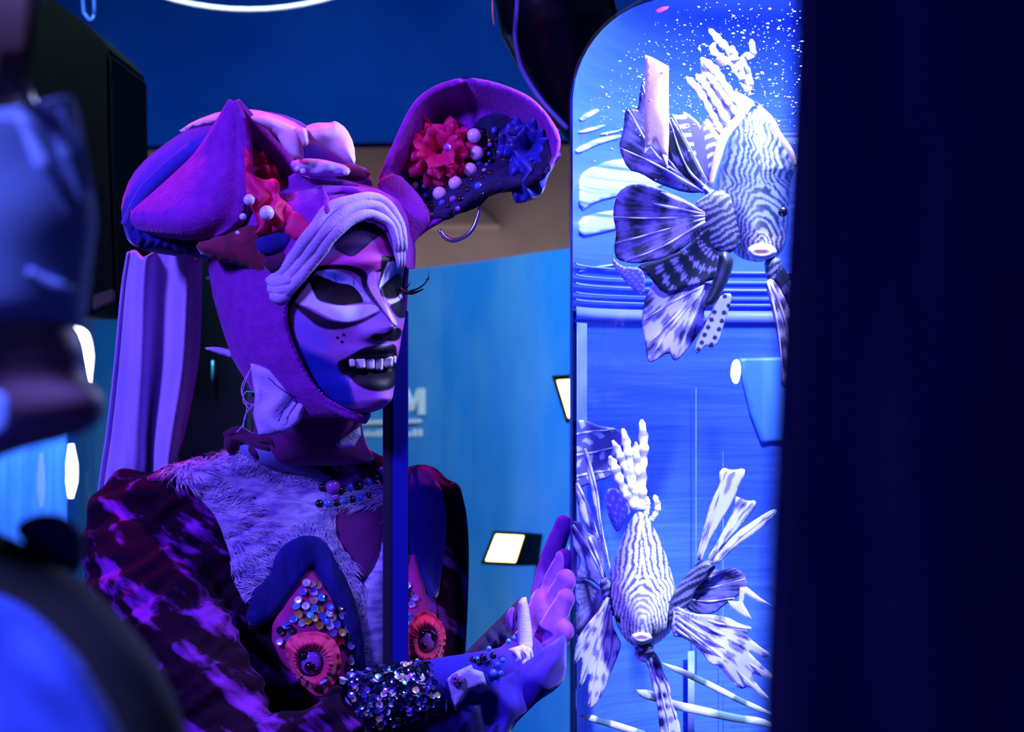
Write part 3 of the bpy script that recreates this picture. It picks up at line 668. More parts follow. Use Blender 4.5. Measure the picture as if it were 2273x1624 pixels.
y1 = Zm(1350, 40, 4.06); y2 = Zm(1350, 380, 3.249)
fin('pectoral_fin', y2([(40, 250), (70, 150), (150, 95), (250, 90), (340, 110), (500, 180), (660, 260), (730, 330), (640, 480), (480, 600), (360, 640), (200, 670), (60, 640), (40, 560), (60, 440), (35, 330)]), 2.13, f1, radial((1580, 480), 21, dark=DTEAL, mid=GREYV * .6, light=np.array(S(140, 124, 205)), rings=.10, bias=.2),
    [y2([(700, 300), (400, 160), (180, 95)]), y2([(700, 310), (350, 240), (60, 190)]), y2([(700, 320), (350, 340), (40, 330)]), y2([(700, 340), (350, 440), (50, 520)]), y2([(700, 360), (400, 540), (120, 650)])], s=3.4, curl=.004, slope=-.06)
fin('pectoral_fin', y2([(360, 640), (480, 590), (560, 560), (700, 400), (800, 420), (850, 560), (900, 640), (880, 740), (760, 780), (640, 820), (500, 850), (400, 890), (280, 740), (200, 680)]), 2.12, f1, radial((1600, 520), 22, dark=DTEAL, mid=NAVY, light=LAV, rings=.17, bias=-.15), s=3.4, curl=.003)
fin('pectoral_fin', y2([(350, 740), (300, 850), (260, 930), (240, 1080), (250, 1170), (270, 1260), (280, 1370), (320, 1380), (440, 1300), (470, 1370), (520, 1350), (620, 1220), (700, 1100), (690, 1000), (770, 820), (640, 790), (500, 820)]), 2.125, f1, radial((1590, 560), 23, mid=GREYV, light=np.array(S(205, 196, 245)), rings=.09, bias=.45, dark=NAVY),
    [y2([(700, 820), (450, 950), (250, 1080)]), y2([(700, 830), (430, 1100), (270, 1270)]), y2([(700, 840), (450, 1130), (290, 1370)]), y2([(700, 860), (580, 1130), (490, 1360)])], s=3.4, curl=.003)
def spotted(p):
    c = np.tile(np.array(S(176, 178, 250)), (len(p), 1))
    for cxy in y2([(840, 900), (870, 970), (835, 1020), (820, 1080), (800, 1140), (770, 1200), (745, 1250), (765, 1015), (745, 1070), (720, 1125), (695, 1180), (675, 1235), (650, 1285)]):
        c = mix(c, np.tile(NAVY, (len(p), 1)), sstep(6.5, 4.5, np.hypot(p[:, 0] - cxy[0], p[:, 1] - cxy[1])))
    return c
fin('pelvic_fin', y2([(820, 880), (900, 880), (870, 1000), (830, 1120), (800, 1230), (745, 1280), (705, 1250), (640, 1325), (615, 1275), (685, 1130), (745, 1000)]), 2.115, f1, spotted, s=2.6)
fin('second_dorsal_fin', y2([(20, 610), (100, 690), (230, 690), (272, 770), (255, 905), (190, 865), (120, 790), (40, 695)]), 2.15, f1, dashes((1330, 620), 6, .42, LAV, 60), s=2.6)
pillow('pelvic_spine', y2([(800, 590), (850, 570), (910, 640), (880, 760), (780, 960), (700, 990), (680, 960), (740, 830), (790, 680)]), 2.10, .012, .01, 'fish', f1, 4, colf=lambda p: mix(np.tile(DTEAL * .5, (len(p), 1)), np.tile(NAVY, (len(p), 1)), sstep(0, .8, vnoise(p, .09, 3))))
fin('pectoral_fin', y2([(1130, 790), (1180, 770), (1230, 830), (1300, 960), (1330, 1100), (1340, 1250), (1330, 1450), (1290, 1570), (1240, 1540), (1260, 1400), (1220, 1200), (1180, 1000)]), 2.11, f1, radial((1710, 600), 25, rings=.14, mid=GREYV, light=np.array(S(225, 200, 245)), dark=BROWN, bias=.25), [y2([(1150, 790), (1220, 1100), (1270, 1550)]), y2([(1170, 790), (1280, 1100), (1320, 1500)])], s=3.4)
fin('pectoral_fin', y2([(1130, 700), (1230, 640), (1330, 800), (1370, 1000), (1300, 960), (1230, 830)]), 2.125, f1, radial((1700, 590), 26, dark=DTEAL, mid=NAVY, light=GREYV), s=4)
fin('pectoral_fin', y1([(90, 1170), (140, 1000), (150, 830), (200, 810), (270, 830), (285, 650), (310, 560), (345, 580), (420, 900), (600, 1000), (760, 1350), (920, 1570), (700, 1580), (440, 1490), (300, 1400), (180, 1370)]), 2.16, f1, radial((1575, 430), 27, dark=NAVY, mid=GREYV * .7, light=np.array(S(130, 120, 200)), rings=.09, bias=0), [y1([(880, 1560), (500, 1220), (310, 600)]), y1([(870, 1560), (450, 1250), (180, 820)]), y1([(860, 1570), (450, 1330), (110, 1170)])], s=3.6, curl=.004)
fin('pectoral_fin', y1([(560, 870), (640, 1000), (925, 1540), (870, 1570), (650, 1400), (540, 1250), (530, 1050)]), 2.14, f1, radial((1575, 425), 28, dark=DTEAL, mid=NAVY, light=GREYV, rings=.08, bias=-.2), [y1([(900, 1550), (700, 1330), (545, 900)])], s=3.6)
fin('dorsal_fin', y1([(575, 860), (650, 880), (680, 830), (820, 940), (830, 980), (870, 910), (1000, 1110), (1025, 1160), (965, 1300), (905, 1515), (800, 1330), (690, 1100)]), 2.16, f1, dashes((1590, 520), 31, .30, GREYV, 26), [y1([(905, 1510), (740, 1180), (580, 865)])], s=2.6)
fin('dorsal_fin', y1([(830, 360), (930, 400), (1100, 650), (1210, 680), (1305, 745), (1250, 840), (1150, 940), (1060, 1040), (1020, 1050), (960, 890), (800, 690), (760, 560), (870, 660), (830, 500)]), 2.185, f1, radial((1650, 280), 32, rings=.16, mid=LAV, dark=np.array(S(120, 70, 170)), bias=.45), s=2.8)
for pts, w_, lt, sd in [([(910, 100), (990, 190), (1090, 300), (1200, 480), (1290, 690)], .0040, True, 0), ([(832, 360), (960, 470), (1080, 640), (1230, 840)], .0045, True, 1), ([(890, 490), (1000, 640), (1180, 890)], .0036, True, 2), ([(790, 505), (900, 640), (1090, 960)], .0042, True, 3), ([(700, 528), (820, 660), (930, 860), (1025, 1050)], .0042, True, 4), ([(880, 910), (940, 1000), (1010, 1120)], .0026, True, 5), ([(1290, 190), (1300, 330), (1210, 360), (1260, 500), (1290, 680)], .0040, False, 6), ([(1110, 250), (1140, 380), (1190, 480), (1270, 660)], .0050, False, 7), ([(960, 220), (940, 290), (1020, 350), (1120, 420), (1240, 620)], .0036, True, 8)]:
    spine(f1, y1(pts), w_, 2.18, lt, sd)
tubeobj('back_ridge', [P(x, y, 2.155) for x, y in y1([(1300, 745), (1180, 900), (1050, 1060), (985, 1250), (920, 1520)])], [.0028, .004, .0045, .004, .002], 'warm_white', f1, 8)
tubeobj('back_ridge', [P(x, y, 2.15) for x, y in y1([(1350, 790), (1470, 920), (1540, 1050), (1640, 1200), (1690, 1340)])], [.002, .003, .0026, .003, .002], 'warm_white', f1, 8)

rootcol = lambda sd: (lambda p: mix(np.tile(DTEAL, (len(p), 1)), np.tile(GREYV, (len(p), 1)), sstep(.1, .5, np.sin((p[:, 0] * .5 + p[:, 1] * .9) * .42 + 2 * vnoise(p, .08, sd)))))
for poly, Yr in (([(1540, 452), (1562, 436), (1582, 424), (1610, 420), (1640, 470), (1650, 530), (1622, 565), (1585, 560), (1560, 530), (1546, 492)], 2.125), ([(1552, 408), (1572, 416), (1592, 424), (1612, 432), (1600, 460), (1572, 446)], 2.14), ([(1696, 574), (1728, 566), (1738, 590), (1722, 632), (1700, 622)], 2.13)):
    pillow('fin_root', poly, Yr, .008, .012, 'fish', f1, 3.5, colf=rootcol(40))
for poly, Yr in (([(1486, 1335), (1500, 1305), (1530, 1268), (1552, 1244), (1578, 1242), (1592, 1256), (1570, 1282), (1545, 1305), (1530, 1345), (1500, 1372)], 2.105), ([(1328, 1290), (1350, 1278), (1372, 1300), (1378, 1350), (1362, 1372), (1342, 1340)], 2.135), ([(1478, 1350), (1505, 1330), (1530, 1352), (1524, 1400), (1490, 1404)], 2.105), ([(1408, 1425), (1450, 1428), (1452, 1450), (1430, 1458), (1410, 1446)], 2.115)):
    pillow('fin_root', poly, Yr, .006, .012, 'fish', f2, 3.5, colf=rootcol(43))

# ------------------------------------------------------------------ heads
def lut(tab, z):
    t = np.array(tab, float); zz = np.linspace(t[0, 0], t[-1, 0], 400); v = np.interp(zz, t[:, 0], t[:, 1])
    k = np.exp(-np.linspace(-2, 2, 17) ** 2); k /= k.sum(); vp = np.pad(v, 8, mode='edge'); vs_ = np.convolve(vp, k, 'valid')
    edge = np.minimum(np.arange(400), 399 - np.arange(400)) / 10.; e = np.clip(edge, 0, 1); v = v * (1 - e) + vs_ * e
    return np.interp(z, zz, v)
HD = [(-.125, 0), (-.123, .050), (-.117, .076), (-.108, .086), (-.092, .085), (-.078, .083), (-.06, .086), (-.03, .088), (0, .088), (.02, .094), (.04, .096), (.062, .090), (.078, .076), (.090, .053), (.097, .026), (.100, 0)]
HW = [(-.125, 0), (-.123, .018), (-.117, .030), (-.108, .038), (-.092, .049), (-.06, .061), (-.03, .067), (0, .071), (.03, .074), (.056, .072), (.074, .063), (.089, .043), (.097, .021), (.100, 0)]
HB = [(-.125, 0), (-.117, .01), (-.108, .025), (-.09, .048), (-.06, .074), (0, .098), (.04, .102), (.068, .091), (.089, .057), (.097, .031), (.100, 0)]
def gs(x, s): return np.exp(-(x / s) ** 2)
def head_local(nt, nz, D=HD, W=HW, B=HB, feat=True, off=None):
    u = np.linspace(-1, 1, nt, endpoint=False); t = math.pi * (.62 * u + .38 * u ** 3)
    z = D[0][0] + (D[-1][0] - D[0][0]) * (.5 - .5 * np.cos(np.linspace(0, math.pi, nz))) * 1.0
    z = .35 * z + .65 * np.linspace(D[0][0], D[-1][0], nz)
    T, Z = np.meshgrid(t, z)
    w, d, b = lut(W, Z), lut(D, Z), lut(B, Z)
    if off is not None:
        o = off(T, Z); w = w + o; d = d + o; b = b + o
    x = w * np.sin(T); y = np.where(np.cos(T) > 0, d, b) * np.cos(T)
    if feat:
        fw = np.clip(np.cos(T), 0, 1) ** .5
        h = np.interp(Z, [-.056, -.052, -.047, -.040, -.030, -.015, .005, .02], [0, .003, .018, .025, .022, .015, .007, 0])
        s = np.interp(Z, [-.05, -.035, 0, .02], [.0115, .010, .0075, .008])
        f = h * gs(x, s)
        for sg in (-1, 1):
            f += .0075 * gs(x - sg * .0135, .007) * gs(Z + .043, .0075)
            f += -.012 * gs(x - sg * .032, .017) * gs(Z - .0, .012) + .007 * gs(x - sg * .032, .012) * gs(Z + .001, .008)
            f += .006 * gs(x - sg * .042, .018) * gs(Z + .03, .018)
        f += .004 * gs(Z - .022, .007) * np.exp(-(x / .05) ** 4)
        f += .004 * gs(Z + .0605, .006) * np.exp(-(x / .028) ** 4) + .005 * gs(Z + .094, .008) * np.exp(-(x / .024) ** 4)
        f += -.012 * np.exp(-((Z + .0765) / .0085) ** 4) * np.exp(-(x / .026) ** 4)
        f += .007 * gs(x, .02) * gs(Z + .109, .011)
        y = y + f * fw
    return np.stack([x, y, Z], -1), T, Z
def head_frame(center, yaw, roll=0, pitch=0):
    f = np.array([math.sin(yaw), -math.cos(yaw), 0]); r = np.array([math.cos(yaw), math.sin(yaw), 0]); u = np.array([0, 0, 1.])
    c, s = math.cos(pitch), math.sin(pitch); f, u = f * c - u * s, u * c + f * s        # pitch > 0 looks down
    Rr = np.array(Matrix.Rotation(roll, 3, 'Y')); A = np.stack([Rr @ r, Rr @ f, Rr @ u], 1)
    C = np.array(center); return lambda q: q @ A.T + C

person = empty('person', (P(640, 0, 2.36).x, 2.36, 0), 'costumed performer in purple eared headdress and dramatic face paint touching the tank', 'person')
HC = P(719, 643, 2.2); toW = head_frame(HC, math.radians(38), math.radians(-5), math.radians(2))
NT, NZ = 380, 400
hl, HT, HZ = head_local(NT, NZ); hw = toW(hl.reshape(-1, 3))
px, py = proj(hw); PP = np.stack([px, py], 1)
# face paint laid on the skin, with some light and shade put into the colours
zf = Zm(560, 450, 3.248)
cols = np.tile(np.array(S(160, 100, 186)), (len(PP), 1))
def paint(poly, c, soft=3.0, a=1.0, rnd=1):
    global cols
    q = zf(poly); q = round_poly(q, rnd) if rnd else q; ins = inside(PP, q); d = polydist(PP, q); sd = np.where(ins, d, -d)
    cols = mix(cols, np.tile(np.array(c), (len(PP), 1)), sstep(-soft / 2, soft / 2, sd) * a)
def stroke(pts, ws, c, soft=2.0, a=1.0):
    global cols
    q = smooth_path([np.array(p) for p in zf(pts)], 40); m_ = len(q); wv = np.interp(np.linspace(0, 1, m_), np.linspace(0, 1, len(ws)), ws) / 3.248 / 2
    best = np.full(len(PP), -1e9)
    for i in range(m_ - 1):
        d, t = segdist(PP, q[i], q[i + 1]); best = np.maximum(best, wv[i] + (wv[i + 1] - wv[i]) * t - d)
    cols = mix(cols, np.tile(np.array(c), (len(PP), 1)), sstep(-soft / 2, soft / 2, best) * a)
BLK = S(7, 6, 12); INK = S(14, 12, 40); PALE = S(206, 214, 248); BLU = S(24, 40, 150)
front = np.cos(HT.ravel()) > -.1
paint([(480, 430), (800, 330), (960, 230), (1030, 380), (960, 480), (840, 520), (700, 460), (560, 470)], S(185, 62, 168), 26)          # forehead, magenta light painted into the skin tone
paint([(330, 1000), (440, 1070), (560, 1120), (660, 1180), (700, 1270), (735, 1380), (750, 1480), (620, 1480), (480, 1410), (360, 1260), (310, 1100)], BLU, 24)
paint([(300, 760), (420, 860), (560, 930), (560, 1080), (400, 1060), (330, 1000), (290, 860)], S(112, 96, 200), 30, .8)
paint([(760, 830), (860, 800), (960, 820), (1000, 900), (900, 960), (800, 960), (770, 900)], S(170, 130, 205), 16, .8)                   # nose wing, with its highlight painted on
paint([(690, 1250), (760, 1320), (900, 1370), (1010, 1345), (1060, 1380), (1050, 1450), (960, 1500), (780, 1500), (740, 1420)], S(176, 104, 200), 4)
paint([(1040, 880), (1150, 860), (1150, 1000), (1080, 1180), (1040, 1300), (1045, 1050)], S(190, 84, 180), 12)                           # far cheek, tinted for the magenta light falling there
paint([(575, 312), (680, 200), (760, 152), (865, 158), (935, 215), (860, 270), (790, 330), (710, 384), (640, 350)], S(52, 34, 92), 3)
stroke([(575, 312), (680, 200), (760, 152), (865, 158), (935, 215)], [14, 18, 14], INK); stroke([(935, 215), (860, 270), (790, 330), (710, 380), (600, 330)], [14, 16, 12], INK)
paint([(300, 690), (370, 625), (410, 565), (440, 640), (470, 705), (560, 735), (700, 745), (830, 728), (905, 742), (918, 772), (860, 800), (760, 842), (680, 858), (590, 842), (500, 795), (420, 750), (330, 728)], PALE, 3)
paint([(290, 715), (400, 760), (480, 805), (570, 848), (680, 862), (780, 845), (860, 803), (940, 775), (880, 822), (780, 872), (680, 908), (560, 918), (470, 892), (400, 832), (320, 765)], INK, 5)
paint([(455, 492), (560, 478), (660, 500), (730, 535), (775, 600), (800, 650), (850, 690), (845, 722), (790, 700), (740, 630), (620, 585), (500, 545)], S(170, 190, 245), 3)
paint([(500, 490), (600, 500), (690, 560), (620, 575), (540, 540)], S(70, 110, 220), 10, .8)
paint([(405, 560), (450, 515), (520, 535), (610, 575), (720, 590), (775, 645), (810, 718), (740, 728), (640, 742), (540, 722), (470, 702), (440, 645)], BLK, 3)
stroke([(590, 510), (605, 570)], [4, 7], BLK); stroke([(730, 535), (735, 590)], [5, 9], BLK); stroke([(745, 600), (790, 640)], [4, 6], BLK)
stroke([(400, 545), (440, 490), (520, 466), (640, 462), (730, 480), (790, 510), (815, 545)], [26, 30, 34, 34, 44, 56, 40], BLK)
stroke([(800, 520), (815, 600), (870, 680), (930, 745), (985, 810), (1030, 880)], [46, 40, 46, 50, 44, 30], INK, 3)
paint([(840, 505), (890, 485), (902, 600), (935, 690), (990, 775), (1050, 872), (1035, 888), (965, 800), (905, 715), (855, 640), (828, 570)], S(222, 190, 232), 3)
paint([(932, 380), (1022, 388), (1045, 425), (978, 425), (950, 485), (922, 605), (903, 615), (918, 540), (928, 500), (878, 496), (926, 470)], BLK, 2, rnd=0)
paint([(980, 432), (1025, 416), (1055, 460), (1035, 512), (970, 562), (908, 625), (925, 560), (958, 490)], S(190, 205, 245), 2)
paint([(1020, 425), (1055, 440), (1050, 500), (1000, 540), (1020, 480)], S(60, 150, 230), 4)
paint([(915, 625), (978, 558), (1045, 505), (1085, 530), (1100, 600), (1085, 650), (1050, 685), (980, 692), (930, 672)], BLK, 3)
paint([(965, 702), (1040, 690), (1068, 652), (1080, 680), (1045, 732), (990, 728)], PALE, 2)
paint([(985, 738), (1060, 705), (1100, 670), (1130, 760), (1105, 830), (1050, 832), (1010, 785)], INK, 4)
paint([(850, 960), (880, 940), (960, 942), (1010, 908), (1060, 895), (1085, 930), (1062, 982), (1020, 1002), (960, 992), (900, 992), (860, 985)], BLK, 4)
paint([(600, 1150), (690, 1110), (800, 1040), (900, 1023), (960, 1030), (1035, 1012), (1046, 1100), (1040, 1200), (1042, 1300), (1005, 1342), (920, 1362), (820, 1348), (740, 1302), (690, 1245), (640, 1235)], S(9, 8, 24), 4)
for q in ((612, 970), (658, 950), (645, 1000)): stroke([q, (q[0] + 5, q[1] + 5)], [20, 20], INK, 2)
stroke([(450, 500), (380, 590), (300, 690), (262, 760), (262, 850), (300, 990), (350, 1130), (430, 1270), (530, 1390), (660, 1470), (800, 1515), (900, 1520)], [10, 30, 36, 40, 30, 22, 16, 14, 12, 12, 10, 6], BLK, 4)  # dark gap between hood and face, its shade drawn on the skin
# body below the head: neck, torso, arms, legs in one surface with the head
def sect(py, cxp, hwp, hd, Y, n=40, yaw=0., sup=1.0):
    c = np.array(P(cxp, py, Y)); w_ = hwp / F * Y; out = []
    for k in range(n):
        a = 2 * math.pi * k / n; x = w_ * math.copysign(abs(math.cos(a)) ** sup, math.cos(a)); y = hd * math.copysign(abs(math.sin(a)) ** sup, math.sin(a))
        out.append(c + np.array([x * math.cos(yaw), y + x * math.sin(yaw), 0]))
    return out
def loft(secs):
    n = len(secs[0]); V = [v for s_ in secs for v in s_]; Fc = grid_faces(len(secs), n, True)
    a = len(V); V.append(np.mean(secs[0], 0)); V.append(np.mean(secs[-1], 0))
    for k in range(n): Fc.append((a, (k + 1) % n, k)); Fc.append((a + 1, (len(secs) - 1) * n + k, (len(secs) - 1) * n + (k + 1) % n))
    return V, Fc
YW = math.radians(14)
TOR = [(940, 690, 108, .050, 2.27), (985, 680, 122, .058, 2.29), (1012, 655, 190, .070, 2.32), (1040, 632, 280, .085, 2.34), (1075, 618, 345, .098, 2.35), (1120, 625, 352, .108, 2.355), (1200, 645, 330, .120, 2.36),
       (1300, 670, 305, .128, 2.36), (1420, 690, 292, .124, 2.36), (1560, 690, 280, .118, 2.365), (1700, 690, 262, .110, 2.37)]
def torso(grow=0.):
    s_ = [sect(a, b, c + grow * 2200, d + grow, e, 44, YW, .92) for a, b, c, d, e in TOR]
    return loft(s_)
NS = [P(296, 1140, 2.33), P(300, 1220, 2.30), P(360, 1370, 2.22), P(440, 1540, 2.14), P(500, 1670, 2.11), P(610, 1700, 2.09), P(710, 1655, 2.085), P(800, 1590, 2.09)]
FS = [P(925, 1090, 2.42), P(945, 1180, 2.42), P(950, 1330, 2.41), P(945, 1480, 2.40), P(930, 1700, 2.37)]
low = loft([sect(1680, 690, 262, .11, 2.37), sect(2000, 690, 270, .11, 2.37), sect(2300, 690, 330, .13, 2.37), sect(2700, 690, 350, .14, 2.37), sect(3400, 690, 370, .16, 2.37), sect(4070, 690, 400, .18, 2.37)])
bodyV, bodyF = join([torso(-.008), tube_data(smooth_path(NS, 24), [.045, .042, .036, .034, .034, .028], 14), tube_data(smooth_path(FS, 20), [.042, .038, .034, .032], 14),
                     loft([sect(860, 690, 92, .05, 2.235), sect(960, 690, 96, .05, 2.265)])])
nh = len(hw); hv = [tuple(v) for v in hw]
hf = grid_faces(NZ, NT, True)
V = hv + [tuple(v) for v in bodyV]; Fc = hf + [tuple(i + nh for i in f) for f in bodyF]
cc = np.concatenate([cols, np.tile(np.array(S(196, 150, 205)), (len(bodyV), 1))])
body = obj('body', mesh('body', V, Fc, cc), 'face', person)
head_bvh = BVHTree.FromPolygons([Vector(v) for v in hv], hf)
# teeth
for (x0, x1, y0, y1) in ((738, 818, 1118, 1200), (814, 884, 1116, 1204), (880, 946, 1112, 1212), (942, 1016, 1106, 1188), (696, 742, 1124, 1186), (1012, 1040, 1102, 1168)):
    poly = zf([(x0 + 6, y0), (x1 - 6, y0), (x1, y0 + 14), (x1 - 3, y1 - 16), (x1 - 14, y1), (x0 + 14, y1), (x0 + 3, y1 - 16), (x0, y0 + 14)])
    c = np.mean(poly, 0); p, nn, _ = cast(head_bvh, c[0], c[1]); 
    pillow('tooth', poly, p.y - .0075, .0035, .006, 'teeth', person, 3, 3, rnd=0)
# far eye lashes
lp, _, _ = cast(head_bvh, 893, 646)
lash = empty('eyelashes', lp, '', ''); del lash['label']; del lash['category']; bpy.data.objects.remove(lash)
LY = 2.165
l0 = tubeobj('eyelash', [P(x, y, LY) for x, y in zf([(1060, 615), (1100, 640), (1160, 650), (1240, 622)])], [.0022, .0020, .0014, .0003], 'lash', person, 6)
for pts in ([(1090, 625), (1125, 600), (1145, 565)], [(1130, 640), (1200, 615), (1250, 575), (1272, 530), (1268, 488)], [(1150, 645), (1200, 635), (1232, 612)], [(1255, 555), (1280, 545)]):
    tubeobj('lash_hair', [P(x, y, LY) for x, y in zf(pts)], [.0010, .0007, .0002], 'lash', l0, 5)
near_l, _, _ = cast(head_bvh, 745, 640)

# hood: velvet shell over the head with the face opening
def hoff(T, Z):
    back = sstep(.7, 2.4, np.abs(T)); top = sstep(.045, .095, Z); return .0055 + .020 * back + .012 * top
hol, OT, OZ = head_local(380, 340, feat=False, off=hoff); how = toW(hol.reshape(-1, 3)); qx, qy = proj(how); QP = np.stack([qx, qy], 1)
opening = zf([(250, 760), (270, 700), (400, 520), (590, 290), (700, 180), (780, 140), (860, 150), (960, 215), (1020, 360), (1090, 470), (1400, 500), (1400, 1700), (860, 1700), (830, 1535), (680, 1480), (540, 1400), (430, 1280), (345, 1130), (285, 990), (245, 860)])
cut = inside(QP, opening) & (OT.ravel() < 1.35) & (OT.ravel() > -2.0)
low_cut = (OZ.ravel() < -.119)
idx = -np.ones(len(how), int); keep = ~(cut | low_cut); idx[keep] = np.arange(keep.sum())
Fh = [tuple(int(idx[i]) for i in f) for f in grid_faces(340, 380, True) if all(keep[i] for i in f)]
hood = obj('hood', mesh('hood', how[keep], Fh), 'hood', person)
hood.data.materials.append(MATS['hood_dark'])
realize(hood, [('SOLIDIFY', dict(thickness=.004, offset=1.0))])
hood_bvh = bvh_of(hood)
rim = []
for q in smooth_path([np.array(p) for p in zf([(180, 560), (215, 640), (240, 720), (245, 800), (245, 860), (285, 990), (345, 1130), (430, 1280), (540, 1400), (680, 1480), (830, 1530)])], 50):
    p, nn, ok = cast(head_bvh, q[0], q[1], 2.19); rim.append(np.array(p + nn * .006))
obj('hood_rim', mesh('hood_rim', *tube_data(rim, [.004, .0055, .0055, .005, .0045, .004], 10)), 'hood', person)
# neck cowl
ncowl = [sect(872, 668, 118, .058, 2.235, 48), sect(905, 678, 122, .060, 2.245, 48), sect(940, 684, 118, .060, 2.26, 48), sect(975, 684, 124, .062, 2.27, 48), sect(1000, 684, 136, .066, 2.285, 48), sect(1030, 680, 170, .078, 2.31, 48)]
V, Fc = loft(ncowl); V = [np.array(v) for v in V]
for i in range(len(V)):
    x_, y_ = proj(V[i]); V[i] = V[i] + np.array([0, -.002 * math.sin(y_ * .22 + x_ * .03), 0])
cowl = obj('neck_cowl', mesh('neck_cowl', V, Fc), 'velvet_plain', person); realize(cowl, [('SUBSURF', dict(levels=1))]); cowl_bvh = bvh_of(cowl)
# pleated coif band round the face
for k, (outp, ) in enumerate([([(185, 560), (340, 380), (470, 230), (570, 120), (700, 72), (815, 48), (900, 90), (960, 160), (1012, 300), (1034, 380), (1044, 440)],),
                              ([(215, 620), (360, 440), (490, 290), (590, 175), (700, 115), (810, 95), (890, 120), (945, 180), (1000, 310), (1024, 390), (1036, 445)],),
                              ([(255, 680), (385, 500), (520, 330), (610, 230), (700, 155), (800, 132), (880, 148), (935, 200), (990, 320), (1015, 400), (1026, 450)],)]):
    pth = []
    for q in smooth_path([np.array(p) for p in zf(outp)], 40):
        p, nn, ok = cast(head_bvh, q[0], q[1], 2.17); pth.append(np.array(p + nn * (.008 - .0015 * k + .0085 * float(sstep(580, 510, q[1])) + .006 * float(sstep(590, 640, q[1])))))
    obj('coif_pleat', mesh('coif_pleat', *tube_data(pth, [.0055, .0066, .0062, .0050, .0044, .0036, .0008], 10)), 'lining', person)
for k, pts in enumerate(([(185, 545), (250, 560), (330, 530)], [(190, 600), (260, 605), (330, 590)], [(205, 655), (260, 660), (300, 640)])):
    pth = []
    for q in zf(pts):
        p, nn, ok = cast(head_bvh, q[0], q[1], 2.2); pth.append(np.array(p + nn * .011))
    obj('coif_pleat', mesh('coif_pleat', *tube_data(smooth_path(pth, 12), [.006, .0085, .005], 10)), 'lining', person)

# ---- headdress
z2m = Zm(240, 150, 3.444); z3m = Zm(800, 130, 3.456)
# cap dome behind
cap = pillow('cap', [(272, 500), (268, 450), (290, 390), (330, 345), (400, 295), (460, 262), (540, 243), (620, 250), (680, 275), (740, 330), (800, 370), (830, 400), (820, 470), (700, 560), (560, 590), (440, 575), (330, 560), (285, 540)], 2.29, .06, .08, 'cap_blue', person, 9, 150)
pillow('cap_band', [(388, 296), (430, 268), (490, 246), (560, 240), (640, 262), (700, 300), (690, 330), (600, 300), (520, 272), (450, 280)], 2.225, .02, .02, 'bow', person, 7)
for pts in ([(275, 500), (330, 420), (420, 340), (520, 280)], [(300, 540), (330, 480), (400, 400), (470, 330)]):
    tubeobj('cap_fold', [P(x, y, 2.225) for x, y in pts], [.004, .009, .009, .004], 'cap_blue', person, 8)
# bow
b1 = pillow('bow', z2m([(1280, 500), (1120, 420), (1080, 370), (1180, 350), (1320, 400), (1440, 450), (1480, 520), (1500, 690), (1480, 710), (1400, 690), (1330, 600)]), 2.12, .014, .012, 'bow', person, 4, wob=.002, wobs=.07)
pillow('bow_loop', z2m([(1500, 450), (1580, 420), (1700, 420), (1740, 405), (1820, 460), (1880, 580), (1895, 740), (1840, 735), (1720, 650), (1600, 590), (1530, 560)]), 2.115, .018, .015, 'bow', b1, 4, wob=.003, wobs=.06)
pillow('bow_knot', z2m([(1430, 470), (1500, 450), (1530, 500), (1540, 580), (1500, 610), (1470, 560)]), 2.10, .012, .012, 'bow', b1, 4)
pillow('cloth_gathers', z2m([(1380, 720), (1500, 690), (1640, 700), (1800, 740), (1860, 780), (1830, 830), (1600, 830), (1440, 820)]), 2.14, .015, .02, 'lining', person, 5, wob=.002, wobs=.12)
pillow('cap_rim', z2m([(1640, 720), (1860, 740), (1960, 760), (2020, 820), (1940, 880), (1700, 840)]), 2.19, .015, .02, 'hood_dark', person, 6)
pm = sph_mesh('pearl', 1.0, 16, 10); pm.materials.append(MATS['pearl'])
def ball(name, px_, py_, Y, rpx, m, parent):
    me = SPH.get(m)
    if me is None: me = sph_mesh('ball_' + m, 1.0, 14, 9); me.materials.append(MATS[m]); SPH[m] = me
    return place(name, me, None, P(px_, py_, Y) - (parent.location if parent.type == 'EMPTY' else Vector((0, 0, 0))) * 0, parent, None, rpx / F * Y)
SPH = {}
for x, y in z2m([(1450, 770), (1490, 790), (1820, 800)]): ball('pearl', x, y, 2.120, 7, 'pearl', person)
# right ear: a dish facing out
earR = [(836, 402), (858, 350), (880, 300), (905, 245), (930, 212), (970, 186), (1030, 170), (1085, 178), (1130, 192), (1175, 212), (1212, 246), (1240, 290), (1246, 318), (1238, 350), (1215, 385), (1190, 408), (1150, 416), (1112, 420), (1080, 432), (1040, 458), (985, 490), (935, 520), (896, 562), (868, 545), (850, 470)]
def dish(poly, Y0, depth, th, rimw, slope):
    poly = round_poly(poly, 2); V2, T = fill(poly, 7); d = polydist(V2, poly); n = len(V2)
    f = sstep(0, rimw, d) * depth; VF = []; VB = []
    for i in range(n):
        Yb = Y0 + slope(V2[i]); fold = .006 * math.exp(-((V2[i, 0] - 1040 + (V2[i, 1] - 200) * -.3) / 8) ** 2) * (V2[i, 1] < 300)
        e = math.sqrt(max(0, 1 - (1 - min(d[i] / 9, 1)) ** 2)) * th * .5
        VF.append(P(*V2[i], Yb + f[i] + fold - e)); VB.append(P(*V2[i], Yb + f[i] + e + .001))
    Fc = [(t[0], t[2], t[1]) for t in T] + [tuple(i + n for i in t) for t in T]; cnt = {}
    for t in T:
        for a, b in ((t[0], t[1]), (t[1], t[2]), (t[2], t[0])): cnt[(a, b)] = 1
    for (a, b) in cnt:
        if (b, a) not in cnt: Fc.append((a, b, b + n, a + n))
    return VF + VB, Fc
